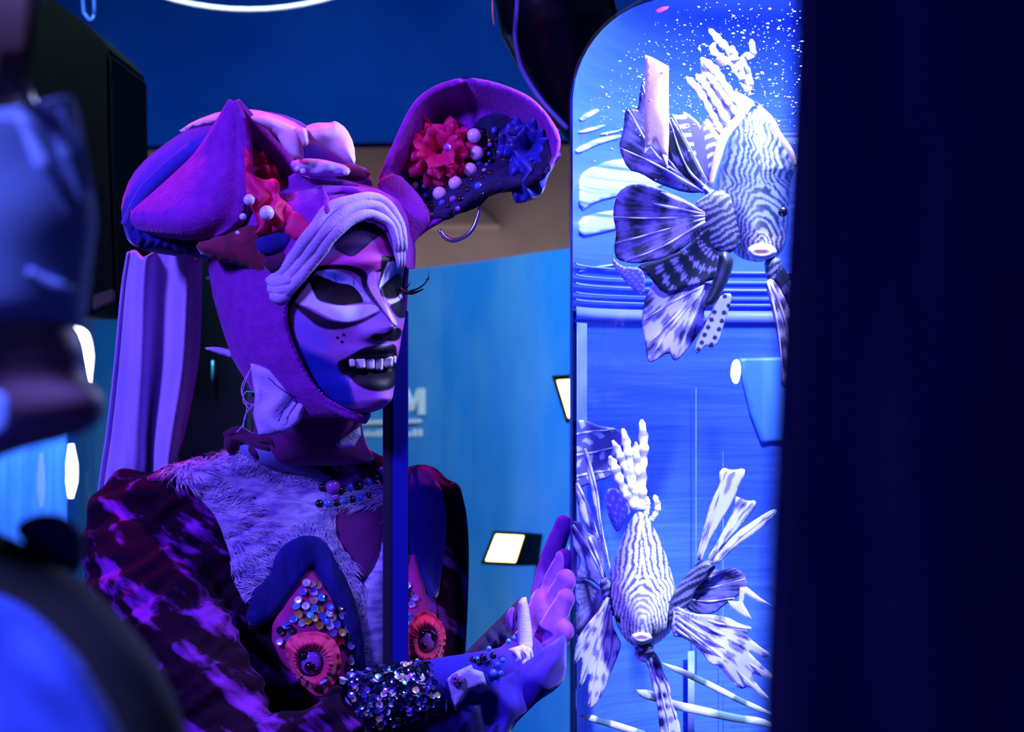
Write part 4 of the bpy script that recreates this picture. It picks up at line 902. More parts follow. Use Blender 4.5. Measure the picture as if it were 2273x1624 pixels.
ear1 = obj('headdress_ear', mesh('headdress_ear', *dish(earR, 2.165, .045, .016, 75, lambda q: .00008 * (1040 - q[0]))), 'hood', person)
e1b = bvh_of(ear1)
def on(bvh, q, lift, dY=2.2):
    p, nn, ok = cast(bvh, q[0], q[1], dY); return p + Vector((0, -lift, 0))
# dark beadwork ground inside the ear
patch('beadwork', z3m([(350, 880), (600, 880), (800, 620), (900, 470), (1050, 400), (1200, 480), (1350, 520), (1480, 700), (1420, 900), (1300, 1000), (1000, 1040), (920, 1130), (800, 1180), (600, 1230), (480, 1230), (400, 1100)]), e1b, .001, .002, 'lace', ear1, 7)
# tulle flowers
def petal_flower(name, c, r, bvh, parent, n=12, m='flower', seed=0, lift=.006, sq=1.0):
    rg = random.Random(seed); base = on(bvh, c, lift); o = None
    for k in range(n):
        a = 2 * math.pi * k / n + rg.uniform(-.3, .3); ring = k % 3; rr = r * (.5 + .25 * ring) ; ww = r * rg.uniform(.38, .55)
        cx_, cz_ = math.cos(a), math.sin(a) * sq; V = []; NU, NV = 7, 7
        for i in range(NU):
            u = i / (NU - 1)
            for j in range(NV):
                v = j / (NV - 1) * 2 - 1
                wd = ww * (.25 + .75 * math.sin(u * 1.9)); ruf = .16 * r * math.sin(v * 6 + k) * u
                x = cx_ * rr * u - cz_ * wd * v; z = cz_ * rr * u + cx_ * wd * v
                y = -(.10 + .55 * (2 - ring) / 2) * r * math.sin(u * 1.6) - .25 * r * u * v * v + ruf
                V.append(base + Vector((x, y, z)))
        me = mesh('petal', V, grid_faces(NU, NV)); q = obj('petal' if o else name, me, m, o or parent)
        sol = q.modifiers.new('s', 'SOLIDIFY'); sol.thickness = .0006
        if o is None: o = q
    return o
fl = petal_flower('flower', (975, 338), .034, e1b, ear1, 15, seed=3)
ball('flower_bead', 993, 327, 2.145, 9, 'bead_violet', fl)
for x, y, r in [(872, 590, 16.5), (890, 725, 16.5), (842, 850, 15.5), (728, 955, 16), (607, 1035, 16)]:
    q = z3m([(x, y)])[0]; p = on(e1b, q, .010); ball('pearl', q[0], q[1], p.y, r, 'pearl', ear1)
for x, y, r, mm in [(420, 970, 9, 'pearl'), (492, 980, 7, 'bead_violet'), (490, 1050, 7.5, 'bead_blue'), (480, 940, 5, 'bead_violet'), (627, 1110, 8, 'bead_blue'), (712, 1080, 9, 'bead_violet'), (545, 1200, 6, 'bead_violet'), (745, 1150, 6, 'bead_violet'), (905, 980, 10, 'bead_blue'), (905, 800, 8, 'bead_blue'), (950, 860, 6, 'pearl'), (970, 815, 5, 'bead_blue'), (990, 630, 5, 'gold'), (995, 660, 6, 'bead_violet'), (1030, 550, 8, 'bead_blue'), (1080, 660, 6, 'bead_violet'), (988, 728, 5, 'bead_blue'), (1108, 765, 7, 'gold'), (780, 990, 8, 'bead_dark'), (830, 1010, 9, 'bead_dark'), (770, 1080, 9, 'bead_dark'), (680, 1130, 8, 'bead_dark'), (940, 910, 9, 'bead_dark'), (1000, 880, 9, 'bead_dark'), (940, 560, 9, 'bead_dark'), (960, 700, 9, 'bead_dark'), (1060, 720, 10, 'bead_dark'), (1050, 620, 9, 'bead_dark'), (1170, 740, 11, 'bead_dark'), (1000, 790, 9, 'bead_dark'), (560, 1130, 9, 'bead_dark'), (500, 1130, 8, 'bead_dark'), (450, 1060, 8, 'bead_dark'), (640, 660, 5, 'gold'), (930, 1040, 6, 'bead_dark'), (860, 930, 9, 'bead_dark')]:
    q = z3m([(x, y)])[0]; p = on(e1b, q, .005); ball('bead', q[0], q[1], p.y, r, mm, ear1)
fl2 = petal_flower('ruffle_flower', z3m([(1290, 690)])[0], .030, e1b, ear1, 15, 'ruffle_blue', 5, .008)
pillow('ruffle_tail', z3m([(1150, 760), (1300, 720), (1470, 740), (1500, 800), (1440, 900), (1410, 1020), (1330, 1080), (1240, 1110), (1180, 1110), (1160, 1020), (1130, 900)]), 2.165, .012, .012, 'ruffle_blue', ear1, 5, wob=.006, wobs=.16)
# wire hook below the ear
tubeobj('wire_hook', [P(x, y, 2.17) for x, y in z3m([(925, 1110), (905, 1190), (870, 1290), (810, 1360), (720, 1395), (650, 1370), (605, 1310)])], [.0011, .0016, .002, .002, .0024, .002], 'silver', ear1, 8)

# left ear: a cone-like cup folded over, opening to the right
NLp = [np.array(p) for p in [(522, 224), (536, 262), (545, 310), (548, 370), (548, 430), (538, 478), (505, 512), (470, 528)]]
LFp = [np.array(p) for p in [(514, 224), (470, 295), (430, 350), (385, 392), (335, 436), (290, 476), (300, 502), (350, 520)]]
FLp = [np.array(p) for p in [(526, 224), (560, 262), (600, 306), (640, 350), (680, 396), (712, 440), (716, 470), (690, 500)]]
NLs, LFs, FLs = [smooth_path(q, 36) for q in (NLp, LFp, FLp)]; n_ = min(len(NLs), len(LFs), len(FLs)); V = []; NCc = 33
for i in range(n_):
    s_ = i / (n_ - 1); a, b, c = NLs[i], LFs[i], FLs[i]; span = np.linalg.norm(a - b) / F * 2.15
    for j in range(NCc):
        t = j / (NCc - 1)
        if t < .5:
            u = t / .5; q = a + (b - a) * (1 - (1 - u) ** 1.0); Yq = 2.125 + .02 * s_ - .42 * span * math.sin(u * math.pi) * (1 - .25 * u) + .045 * u * min(1, s_ * 3) - .01 * math.exp(-((u) / .08) ** 2)
        else:
            u = (t - .5) / .5; q = b + (c - b) * u; Yq = 2.17 + .02 * s_ + .055 * math.sin(u * math.pi) * min(1, s_ * 3) - .015 * u
        V.append(P(q[0], q[1], Yq))
ear2 = obj('headdress_ear', mesh('headdress_ear', V, grid_faces(n_, NCc)), 'hood', person)
realize(ear2, [('SUBSURF', dict(levels=1)), ('SOLIDIFY', dict(thickness=.007, offset=0))]); e2b = bvh_of(ear2)
tubeobj('ear_rim', [P(x, y, 2.118 + .02 * i / 7) for i, (x, y) in enumerate(NLp[:8])], [.003, .005, .006, .006, .005, .003], 'hood', ear2, 10)
petal_flower('flower', (575, 430), .036, e2b, ear2, 13, seed=9, lift=.02, sq=1.25)
pillow('flower_frill', z2m([(1030, 590), (1090, 640), (1110, 720), (1080, 800), (1130, 830), (1200, 860), (1280, 840), (1320, 900), (1300, 980), (1380, 1040), (1420, 1090), (1400, 1180), (1300, 1260), (1100, 1290), (1150, 1180), (1050, 1000), (1040, 800)]), 2.115, .010, .010, 'flower', ear2, 4, wob=.006, wobs=.14)
for x, y, r in ((1078, 1010, 13), (1212, 1110, 17), (1030, 1140, 8), (990, 1262, 5)):
    q = z2m([(x, y)])[0]; ball('pearl', q[0], q[1], 2.098, r, 'pearl', ear2)
# brim strips below the left ear
brim = pillow('cap_brim', [(430, 540), (480, 528), (540, 500), (600, 490), (660, 470), (715, 480), (722, 500), (690, 530), (650, 565), (610, 605), (585, 612), (540, 590), (450, 570)], 2.135, .016, .03, 'wine', person, 6, 40)
for poly, mm, Yt in (([(1400, 1090), (1440, 1100), (1600, 1220), (1580, 1290), (1440, 1330), (1330, 1250)], 'flower', 2.108), ([(1130, 1300), (1330, 1250), (1420, 1290), (1340, 1400), (1220, 1440), (1130, 1400)], 'navy', 2.112), ([(1200, 1420), (1440, 1310), (1560, 1330), (1420, 1480), (1280, 1570), (1180, 1530)], 'hood_dark', 2.116), ([(1500, 1080), (1620, 1000), (1680, 1060), (1640, 1180), (1590, 1190)], 'hood_dark', 2.118)):
    pillow('brim_tab', z2m(poly), Yt, .004, .006, mm, brim, 5)
for pts in ([(1500, 860), (1640, 885), (1800, 890), (1920, 900)], [(1640, 900), (1680, 1060), (1640, 1180)], [(1700, 960), (1800, 935), (1920, 960), (2000, 1020)]):
    tubeobj('crown_fold', [np.array(on(hood_bvh, q, .006, 2.15)) for q in z2m(pts)], [.001, .0035, .0035, .001], 'hood', person, 8)
pillow('ear_base', [(835, 400), (880, 380), (930, 430), (960, 480), (935, 520), (900, 565), (880, 520), (868, 470), (845, 430)], 2.165, .006, .03, 'hood', person, 6)
pillow('ear_base', [(640, 380), (700, 400), (720, 440), (725, 480), (700, 500), (660, 470), (640, 430)], 2.15, .008, .03, 'hood', person, 6)
# lace edge under the ear
pillow('lace_edge', z2m([(160, 1060), (220, 1180), (420, 1300), (600, 1320), (760, 1310), (720, 1400), (640, 1430), (560, 1430), (480, 1400), (350, 1380), (260, 1400), (180, 1350), (130, 1200)]), 2.19, .012, .02, 'navy', person, 6, wob=.003, wobs=.3)

# ---- veil
VX = [[(283, 560), (300, 555), (318, 570), (342, 560), (375, 552), (405, 562), (430, 575), (448, 566)],
      [(270, 640), (293, 640), (312, 650), (338, 645), (372, 640), (405, 650), (428, 660), (446, 660)],
      [(255, 800), (282, 800), (306, 810), (334, 806), (366, 800), (396, 812), (420, 822), (440, 800)],
      [(238, 950), (268, 950), (296, 960), (326, 956), (345, 960), (372, 970), (395, 975), (412, 950)],
      [(222, 1060), (255, 1060), (288, 1065), (322, 1062), (342, 1066), (365, 1068), (380, 1068), (392, 1040)],
      [(205, 1220), (222, 1230), (242, 1240), (290, 1240), (330, 1240), (360, 1240), (375, 1240), (390, 1240)],
      [(200, 1300), (235, 1330), (262, 1345), (300, 1350), (330, 1350), (360, 1350), (375, 1350), (390, 1350)]]
rows = [smooth_path([np.array(p, float) for p in r], 84) for r in VX]
cols_ = [smooth_path([rows[k][j] for k in range(len(rows))], 42) for j in range(len(rows[0]))]
V = []; nr, nc = len(cols_[0]), len(cols_)
for i in range(nr):
    for j in range(nc):
        u = j / (nc - 1); s_ = i / (nr - 1)
        fold = .022 * math.sin(u * 13.5 + 1.0 * s_ + .6) + .005 * math.sin(u * 31 - 2 * s_ + 1) ; q = cols_[j][i]
        V.append(P(q[0], q[1], 2.385 + .04 * s_ + fold * (.6 + .6 * s_)))
veil = obj('veil', mesh('veil', V, grid_faces(nr, nc)), 'veil', person); realize(veil, [('SOLIDIFY', dict(thickness=.002, offset=0))])
# white lining scraps at the jaw
pillow('lining_flap', [(447, 772), (480, 768), (540, 782), (580, 800), (600, 830), (560, 805), (500, 792)], 2.23, .003, .003, 'lining', person, 5)
pillow('lining_flap', [(460, 560), (500, 565), (520, 580), (490, 600), (478, 625), (452, 620), (465, 600)], 2.235, .008, .008, 'lining', person, 5)
sw = pillow('cloth_scrap', [(556, 806), (600, 815), (650, 850), (682, 880), (676, 910), (664, 938), (628, 962), (574, 967), (562, 920), (566, 880), (560, 845)], 2.155, .005, .006, 'lining', person, 5, 16, wob=.003, wobs=.09, rnd=0)
for pts in ([(556, 820), (536, 860), (545, 890), (565, 900)], [(558, 815), (538, 870), (548, 900), (540, 940), (525, 960)], [(566, 870), (545, 870), (540, 890), (552, 905)], [(565, 895), (545, 920), (540, 950)]):
    tubeobj('thread', [P(x, y, 2.16) for x, y in pts], .0006, 'lining', sw, 5)
tubeobj('stitch', [P(x, y, 2.146) for x, y in [(620, 918), (640, 900), (650, 880), (632, 905), (618, 935)]], .0005, 'navy', sw, 5)
tubeobj('stitch', [P(x, y, 2.147) for x, y in [(596, 838), (620, 860), (655, 880), (660, 865)]], .0005, 'navy', sw, 5)

# ---- velvet top
V, Fc = join([torso(.0), tube_data(smooth_path([P(330, 1120, 2.34)] + NS[1:], 30), [.054, .058, .062, .060, .058, .056, .050, .042, .036], 18), tube_data(smooth_path(FS, 22), [.048, .047, .044, .042, .040], 16),
              ellipsoid(P(292, 1115, 2.335), (.036, .05, .036)), ellipsoid(P(935, 1090, 2.42), (.03, .045, .03)),
              ellipsoid(P(660, 1430, 2.27), (.06, .05, .085)), ellipsoid(P(905, 1420, 2.32), (.035, .05, .08))])
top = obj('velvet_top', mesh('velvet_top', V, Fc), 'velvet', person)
realize(top, [('REMESH', dict(mode='VOXEL', voxel_size=.0055)), ('SMOOTH', dict(factor=.6, iterations=6)), ('SUBSURF', dict(levels=1))])
# soft wrinkles round the sleeve
me = top.data; n = len(me.vertices); co = np.empty(n * 3); me.vertices.foreach_get('co', co); co = co.reshape(-1, 3)
no = np.empty(n * 3); me.vertices.foreach_get('normal', no); no = no.reshape(-1, 3)
px_, py_ = proj(co); sl = sstep(640, 480, px_) + sstep(1440, 1540, py_) * sstep(900, 780, px_); sl = np.clip(sl, 0, 1)
ax_ = (px_ * .45 + py_ * .9)
wr = np.sin(ax_ * .060 + 2.0 * np.sin(px_ * .017) + 1.2 * np.sin(py_ * .011)) * .6 + np.sin(ax_ * .13 + 1.7 * np.sin(px_ * .03 + py_ * .012)) * .4
wr2 = np.sin((px_ * .9 - py_ * .5) * .045 + 2 * np.sin(py_ * .02))
co = co + no * (sl * (.0048 * wr + .0022 * wr2))[:, None]
me.vertices.foreach_set('co', co.ravel()); me.update()
tb = bvh_of(top)
skirt = obj('skirt', mesh('skirt', *low), 'navy', person)
# shoulder piping
sh = []
for q in [(560, 985), (470, 1012), (380, 1040), (290, 1052), (240, 1085), (216, 1140)]: p, nn, _ = cast(tb, q[0] + 8, q[1] + 16, 2.33); sh.append(np.array(p + nn * .001))
patch('shoulder_yoke', [(420, 1032), (500, 1010), (560, 995), (560, 1008), (480, 1020), (420, 1050), (380, 1066), (320, 1068), (350, 1052)], tb, .001, .002, 'velvet_plain', person, 7, .0, defY=2.34)
fur1 = [(375, 1047), (440, 1026), (505, 1004), (560, 1005), (620, 1024), (690, 1058), (740, 1080), (800, 1085), (850, 1078), (850, 1120), (742, 1128), (738, 1180), (762, 1232), (788, 1292), (790, 1360), (770, 1310), (738, 1250), (722, 1212), (700, 1188), (655, 1188), (618, 1215), (580, 1290), (548, 1345), (528, 1305), (512, 1235), (484, 1155), (434, 1088)]
fy = patch('fur_yoke', fur1, tb, .002, .004, 'fur', person, 8, .004, defY=2.26)
fur2 = [(850, 1128), (846, 1190), (832, 1250), (800, 1300), (792, 1340), (800, 1420), (806, 1505), (850, 1505), (852, 1300)]
fz = patch('fur_trim', fur2, tb, .002, .004, 'fur', person, 8, .005, defY=2.26)
def furhair(polys, bvh, n, parent):
    Vh, Fh_ = [], []
    for poly in polys:
        a = np.array(poly); lo, hi = a.min(0), a.max(0); k = 0
        while k < n:
            q = np.array([random.uniform(lo[0], hi[0]), random.uniform(lo[1], hi[1])])
            if not inside(q[None], poly)[0]: continue
            k += 1; p, nn, ok = cast(bvh, q[0], q[1], 2.26)
            if not ok: continue
            ang = .6 + 1.2 * math.sin(q[0] * .012 + 1) + .9 * math.sin(q[1] * .02 + q[0] * .01) + random.uniform(-.5, .5)
            d = Vector((math.sin(ang), 0, -math.cos(ang))); d = (d - nn * d.dot(nn)).normalized(); s_ = d.cross(nn) * .0006
            L_ = random.uniform(.009, .020); b = p + nn * .0055; o = len(Vh)
            Vh += [b - s_, b + s_, b + d * L_ * .55 + nn * .0042 + s_ * .7, b + d * L_ * .55 + nn * .0042 - s_ * .7, b + d * L_ + nn * .003]
            Fh_ += [(o, o + 1, o + 2, o + 3), (o + 3, o + 2, o + 4)]
    return obj('fur_hair', mesh('fur_hair', Vh, Fh_), 'fur', parent, kind='stuff')
furhair([fur1], tb, 5200, fy); furhair([fur2], tb, 900, fz)
patch('velvet_wedge', [(742, 1128), (850, 1122), (846, 1185), (830, 1245), (802, 1292), (784, 1270), (764, 1232), (738, 1180)], tb, .002, .003, 'velvet_plain', person, 7, .003, defY=2.26)
patch('side_panel', [(907, 1030), (945, 1044), (976, 1076), (988, 1120), (988, 1200), (978, 1280), (965, 1345), (945, 1310), (925, 1265), (907, 1235)], tb, .0005, .001, 'drape', person, 8, .0008, .0008, .06, defY=2.3)
# navy cup trim and pink sequinned panel
patch('bodice_trim', [(545, 1350), (580, 1290), (618, 1218), (655, 1192), (700, 1190), (724, 1214), (740, 1252), (772, 1312), (796, 1400), (804, 1505), (778, 1505), (760, 1430), (738, 1345), (705, 1285), (686, 1256), (660, 1300), (615, 1370), (560, 1390)], tb, .003, .006, 'navy', person, 7, .006, .0003, .15, defY=2.24)
pk = patch('bodice_panel', [(686, 1256), (707, 1286), (740, 1346), (762, 1430), (780, 1505), (700, 1515), (640, 1490), (600, 1400), (640, 1330)], tb, .003, .003, 'panel_pink', person, 7, .002, defY=2.24)
pk2 = patch('bodice_panel', [(905, 1230), (915, 1240), (940, 1330), (960, 1420), (940, 1480), (905, 1480)], tb, .003, .003, 'panel_pink', person, 7, .002, defY=2.28)
# sequins: thin cups
def seq_mesh(m, r=1.0):
    V = []; n = 12
    for rr, zz in ((.12, .0), (.7, -.05), (1, -.18)):
        for k in range(n): V.append((rr * math.cos(2 * math.pi * k / n), zz, rr * math.sin(2 * math.pi * k / n)))
    V2 = [(x, y + .07, z) for x, y, z in V]
    Fc = grid_faces(3, n, True) + [tuple(i + 36 for i in f[::-1]) for f in grid_faces(3, n, True)] + [(24 + k, 24 + (k + 1) % n, 60 + (k + 1) % n, 60 + k) for k in range(n)] + [(k, k + 36, 36 + (k + 1) % n, (k + 1) % n) for k in range(n)]
    me = mesh('sequin_mesh', V, []) if False else mesh('sequin_mesh', V + V2, Fc); me.materials.append(MATS[m]); return me
SEQ = {}
def sequin(q, rpx, m, bvh, parent, lift=.006, tilt=.35, name='sequin', defY=2.24):
    if m not in SEQ: SEQ[m] = seq_mesh(m)
    p, nn, ok = cast(bvh, q[0], q[1], defY); v = (nn + Vector((random.uniform(-1, 1), random.uniform(-1, 1), random.uniform(-1, 1))) * tilt).normalized()
    o = obj(name, SEQ[m], None, parent, smooth=False); o.location = p + nn * lift
    o.rotation_euler = v.to_track_quat('-Y', 'Z').to_euler(); o.scale = (rpx / F * 2.25,) * 3
    return o
z6 = Zm(560, 1150, 3.775); z7 = Zm(740, 1100, 3.1)
for x, y, k in [(440, 570, 0), (480, 578, 3), (520, 590, 3), (415, 645, 1), (497, 640, 1), (495, 655, 0), (384, 708, 0), (498, 712, 3), (545, 690, 5), (575, 700, 4), (440, 755, 0), (500, 770, 5), (375, 755, 5), (540, 783, 2), (610, 760, 1), (685, 770, 4), (390, 815, 2), (350, 850, 1), (455, 862, 2), (412, 878, 0), (505, 850, 2), (560, 830, 1), (605, 812, 0), (630, 845, 3), (700, 826, 6), (540, 900, 2), (615, 905, 0), (635, 955, 6), (735, 930, 6), (702, 960, 2), (680, 1030, 7), (770, 1020, 6), (760, 985, 6), (828, 1126, 0), (765, 1160, 6), (762, 1180, 0), (838, 1215, 2), (820, 1080, 6), (800, 1300, 1), (715, 1360, 0), (725, 1430, 0), (660, 1440, 6), (840, 1370, 6), (255, 1030, 6), (330, 1000, 6), (300, 900, 1), (260, 940, 4), (330, 930, 4), (660, 890, 1), (580, 870, 1), (470, 820, 5), (700, 1080, 4), (760, 1060, 6), (790, 1250, 4)]:
    sequin(z6([(x, y)])[0], 9.2, 'sequin_%d' % k, tb, pk, .0105)
for x, y, k in [(505, 645, 0), (515, 690, 4), (545, 720, 6), (530, 760, 6), (500, 740, 4), (510, 830, 5), (500, 880, 5), (495, 940, 6), (520, 850, 1), (510, 1190, 6), (530, 1200, 2), (600, 1220, 0), (620, 1210, 3), (640, 1230, 0)]:
    sequin(z7([(x, y)])[0], 8.5, 'sequin_%d' % k, tb, pk2, .010, defY=2.28)
# rosettes
def rosette(poly, hole, hr, Yc, parent, seed, spots):
    poly = round_poly(poly, 2); c = np.array(hole); N = 96; V = []; NR = 11
    P2 = [np.array(q) for q in poly]; an = [math.atan2(q[1] - c[1], q[0] - c[0]) for q in P2]; order = np.argsort(an); an = np.array(an)[order]; rad = np.array([np.linalg.norm(P2[i] - c) for i in order])
    for i in range(NR):
        u = i / (NR - 1)
        for k in range(N):
            a = -math.pi + 2 * math.pi * k / N; R_ = np.interp(a, an, rad, period=2 * math.pi); r0 = hr[0] * hr[1] / math.hypot(hr[1] * math.cos(a), hr[0] * math.sin(a))
            r = r0 + (R_ - r0) * u; h = .016 * math.sin(min(1, u * 1.15 + .12) * math.pi) ** .7
            h += .0016 * math.sin(a * 17 + seed) * u + .0022 * math.sin(a * 5 + seed * 2) * u + (.002 * math.sin(a * 29) * (1 - u))
            V.append(P(c[0] + r * math.cos(a), c[1] + r * math.sin(a), Yc - h))
    o = obj('rosette', mesh('rosette', V, grid_faces(NR, N, True)), 'rosette', parent); realize(o, [('SOLIDIFY', dict(thickness=.002, offset=-1))])
    g = pillow('rosette_gem', [(c[0] + hr[0] * 1.05 * math.cos(t), c[1] + hr[1] * 1.05 * math.sin(t)) for t in np.linspace(0, 2 * math.pi, 24, endpoint=False)], Yc - .001, .011, .004, 'bead_violet', o, 5, rnd=0)
    for x, y, r in spots: ball('gem_spot', x, y, Yc - .0085, r, 'bead_dark', g)
    return o
rosette(z6([(268, 1070), (330, 980), (480, 945), (600, 960), (680, 1010), (730, 1090), (742, 1180), (740, 1290), (680, 1400), (600, 1490), (540, 1495), (480, 1450), (400, 1380), (340, 1290), (290, 1160)]), z6([(490, 1210)])[0], (29, 31), 2.195, person, 1, [(x, y, r) for (x, y), r in zip(z6([(430, 1150), (485, 1240), (540, 1270)]), (11, 14, 8))])
rosette(z7([(545, 840), (620, 780), (700, 820), (760, 890), (775, 970), (760, 1080), (730, 1160), (700, 1190), (660, 1165), (640, 1200), (580, 1190), (530, 1150), (510, 1060), (495, 1000), (510, 920)]), z7([(648, 1000)])[0], (22, 27), 2.235, person, 4, [(x, y, r) for (x, y), r in zip(z7([(610, 950), (690, 975), (625, 1035)]), (9, 8, 10))])
# collar, scarf, necklace
patch('scarf_fold', [(510, 1000), (515, 978), (560, 970), (620, 988), (690, 1030), (740, 1062), (720, 1075), (650, 1045), (580, 1025)], tb, .004, .004, 'scarf_teal', person, 6, .004, defY=2.26)
for pts in ([(500, 965), (530, 955), (560, 968), (600, 975), (620, 1000)], [(505, 975), (540, 970), (575, 985), (600, 995)], [(510, 960), (512, 990), (520, 1010)], [(560, 975), (565, 1000), (575, 1015)]):
    tubeobj('frayed_ribbon', [np.array(on(tb, q, .012, 2.25)) for q in pts], [.003, .005, .004, .002], 'hood_dark', person, 7)
pillow('collar_point', [(745, 985), (775, 962), (800, 945), (802, 965), (785, 992), (755, 996)], 2.20, .004, .004, 'lining', person, 4, rnd=0)
for pts, r in (([(716, 1082), (745, 1090), (775, 1082), (805, 1075), (835, 1058), (850, 1045)], 11), ([(708, 1118), (735, 1118), (765, 1112), (795, 1105), (825, 1098), (848, 1092)], 9.5)):
    q = smooth_path([np.array(p, float) for p in pts], 60); acc = 0; last = q[0]; tb_ = None
    tp_ = [np.array(on(tb, p, .006, 2.24)) for p in q[::6]]
    st = tubeobj('necklace', tp_, .0012, 'bead_dark', person, 6)
    k = 0
    for p in q:
        if np.linalg.norm(p - last) > r * 1.75 or k == 0:
            w3 = on(tb, p, .008, 2.24); ball('bead', p[0], p[1], w3.y, r * random.uniform(.85, 1.15), ['bead_dark', 'bead_blue', 'bead_dark', 'bead_blue'][k % 4], st); last = p; k += 1
w3 = on(tb, (738, 1078), .010, 2.24); ball('bead', 738, 1080, w3.y, 18, 'bead_violet', person)
w3 = on(tb, (742, 1105), .008, 2.24); ball('bead', 742, 1104, w3.y, 10, 'bead_violet', person)

# ---- forearm, cuff, glove, hand on the glass
fore = [P(780, 1562, 2.09), P(870, 1548, 2.095), P(960, 1520, 2.10), P(1050, 1500, 2.12), P(1130, 1478, 2.14), P(1175, 1440, 2.16)]
gl = obj('undersleeve', mesh('undersleeve', *tube_data(smooth_path(fore, 24), [.030, .028, .024, .022, .020, .020], 16)), 'drape', person)
cuff = obj('sequin_cuff', mesh('sequin_cuff', *tube_data(smooth_path([P(786, 1566, 2.09), P(870, 1550, 2.092), P(958, 1524, 2.10)], 16), [.029, .031, .030, .026], 22)), 'lace', person)
cb = bvh_of(cuff); k = 0; placed = []
for t in range(4000):
    q = (random.uniform(775, 975), random.uniform(1470, 1624)); p, nn, ok = cast(cb, q[0], q[1])
    if not ok or any(math.hypot(q[0] - a, q[1] - b) < 8.2 for a, b in placed): continue
    placed.append(q); w_ = random.random(); mi = 0 if w_ < .34 else 1 if w_ < .62 else 2 if w_ < .80 else 6 if w_ < .87 else 3 if w_ < .93 else 4 if w_ < .97 else 5
    sequin(q, random.uniform(6, 8), 'glitter_%d' % mi, cb, cuff, .002, .6)
    if len(placed) > 230: break
hand_parts = [ellipsoid(P(1205, 1380, 2.185), (.017, .030, .034)), tube_data(smooth_path([P(1160, 1450, 2.165), P(1190, 1420, 2.175), P(1208, 1370, 2.185)], 8), [.019, .021, .024], 12),
    tube_data(smooth_path([P(1200, 1360, 2.215), P(1212, 1280, 2.225), P(1232, 1215, 2.228), P(1250, 1168, 2.222)], 14), [.013, .0115, .0105, .009], 12),
    tube_data(smooth_path([P(1212, 1350, 2.195), P(1232, 1290, 2.198), P(1252, 1245, 2.195)], 12), [.0125, .012, .0100], 12),
    tube_data(smooth_path([P(1216, 1375, 2.170), P(1240, 1320, 2.170), P(1255, 1290, 2.168)], 12), [.0120, .0115, .0098], 12),
    tube_data(smooth_path([P(1216, 1400, 2.148), P(1242, 1355, 2.148), P(1255, 1330, 2.147)], 12), [.0108, .0102, .0086], 12),
    tube_data(smooth_path([P(1200, 1420, 2.165), P(1232, 1428, 2.150), P(1252, 1402, 2.142)], 12), [.0125, .0115, .0092], 12)]
for tipc, rr_ in ((P(1251, 1166, 2.222), .0092), (P(1253, 1243, 2.195), .0102), (P(1256, 1288, 2.168), .0100), (P(1256, 1328, 2.147), .0088), (P(1253, 1400, 2.142), .0094)):
    hand_parts.append(ellipsoid(tipc, (rr_, rr_, rr_ * 1.15)))
V, Fc = join(hand_parts); hand = obj('gloved_hand', mesh('gloved_hand', V, Fc), 'glove', person)
realize(hand, [('REMESH', dict(mode='VOXEL', voxel_size=.0017)), ('SMOOTH', dict(factor=.5, iterations=4))])
pillow('glove_cuff', [(1150, 1336), (1158, 1326), (1168, 1324), (1174, 1350), (1181, 1400), (1184, 1450), (1172, 1462), (1150, 1452), (1148, 1400)], 2.14, .007, .012, 'lining', person, 4, rnd=0)
fr = pillow('frayed_cuff', [(1128, 1440), (1160, 1430), (1182, 1440), (1178, 1470), (1160, 1490), (1150, 1475), (1130, 1478), (1138, 1460)], 2.13, .006, .008, 'lining', person, 4, wob=.003, wobs=.3, rnd=0)
for pts in ([(1180, 1445), (1184, 1480), (1172, 1500)], [(1128, 1465), (1115, 1472), (1105, 1468)], [(1176, 1460), (1168, 1495), (1155, 1500)]): tubeobj('thread', [P(x, y, 2.128) for x, y in pts], .0012, 'lining', fr, 5)
cp = pillow('collar_cuff', z7([(765, 1262), (850, 1205), (950, 1160), (962, 1190), (1030, 1212), (1055, 1300), (930, 1350), (880, 1420), (842, 1472), (815, 1400), (790, 1330)]), 2.085, .006, .006, 'lining', person, 5, 14, rnd=0)
w3 = z7([(850, 1268)])[0]; g = ball('cuff_gem', w3[0], w3[1], 2.076, 15, 'bead_violet', cp); g.scale[1] *= .55
for x, y in ((835, 1255), (865, 1280), (840, 1285)): q = z7([(x, y)])[0]; ball('gem_spot', q[0], q[1], 2.069, 4, 'bead_dark', cp)
pillow('thread_tail', z7([(770, 1350), (785, 1350), (783, 1480), (770, 1475)]), 2.084, .002, .002, 'lining', person, 4)
# blue drape hanging under the forearm
pillow('sleeve_drape', [(940, 1660), (945, 1600), (985, 1570), (1010, 1530), (1060, 1545), (1085, 1505), (1130, 1490), (1175, 1465), (1200, 1440), (1235, 1420), (1258, 1400), (1257, 1500), (1235, 1530), (1195, 1555), (1170, 1580), (1140, 1610), (1120, 1660)], 2.12, .014, .03, 'drape', person, 7, 45, wob=.010, wobs=.055)
pillow('sleeve_drape', [(830, 1680), (860, 1625), (930, 1595), (990, 1570), (1030, 1580), (1035, 1680)], 2.11, .010, .03, 'drape', person, 8, 40, wob=.006, wobs=.05)
pillow('dark_strap', [(1044, 1570), (1062, 1562), (1070, 1600), (1072, 1660), (1046, 1660)], 2.085, .004, .006, 'lace', person, 6)
lc = pillow('lace_sleeve', [(1010, 1470), (1040, 1440), (1080, 1400), (1110, 1370), (1150, 1330), (1170, 1320), (1165, 1380), (1150, 1430), (1110, 1460), (1060, 1480), (1020, 1495)], 2.19, .012, .02, 'lace', person, 6, wob=.003, wobs=.2)
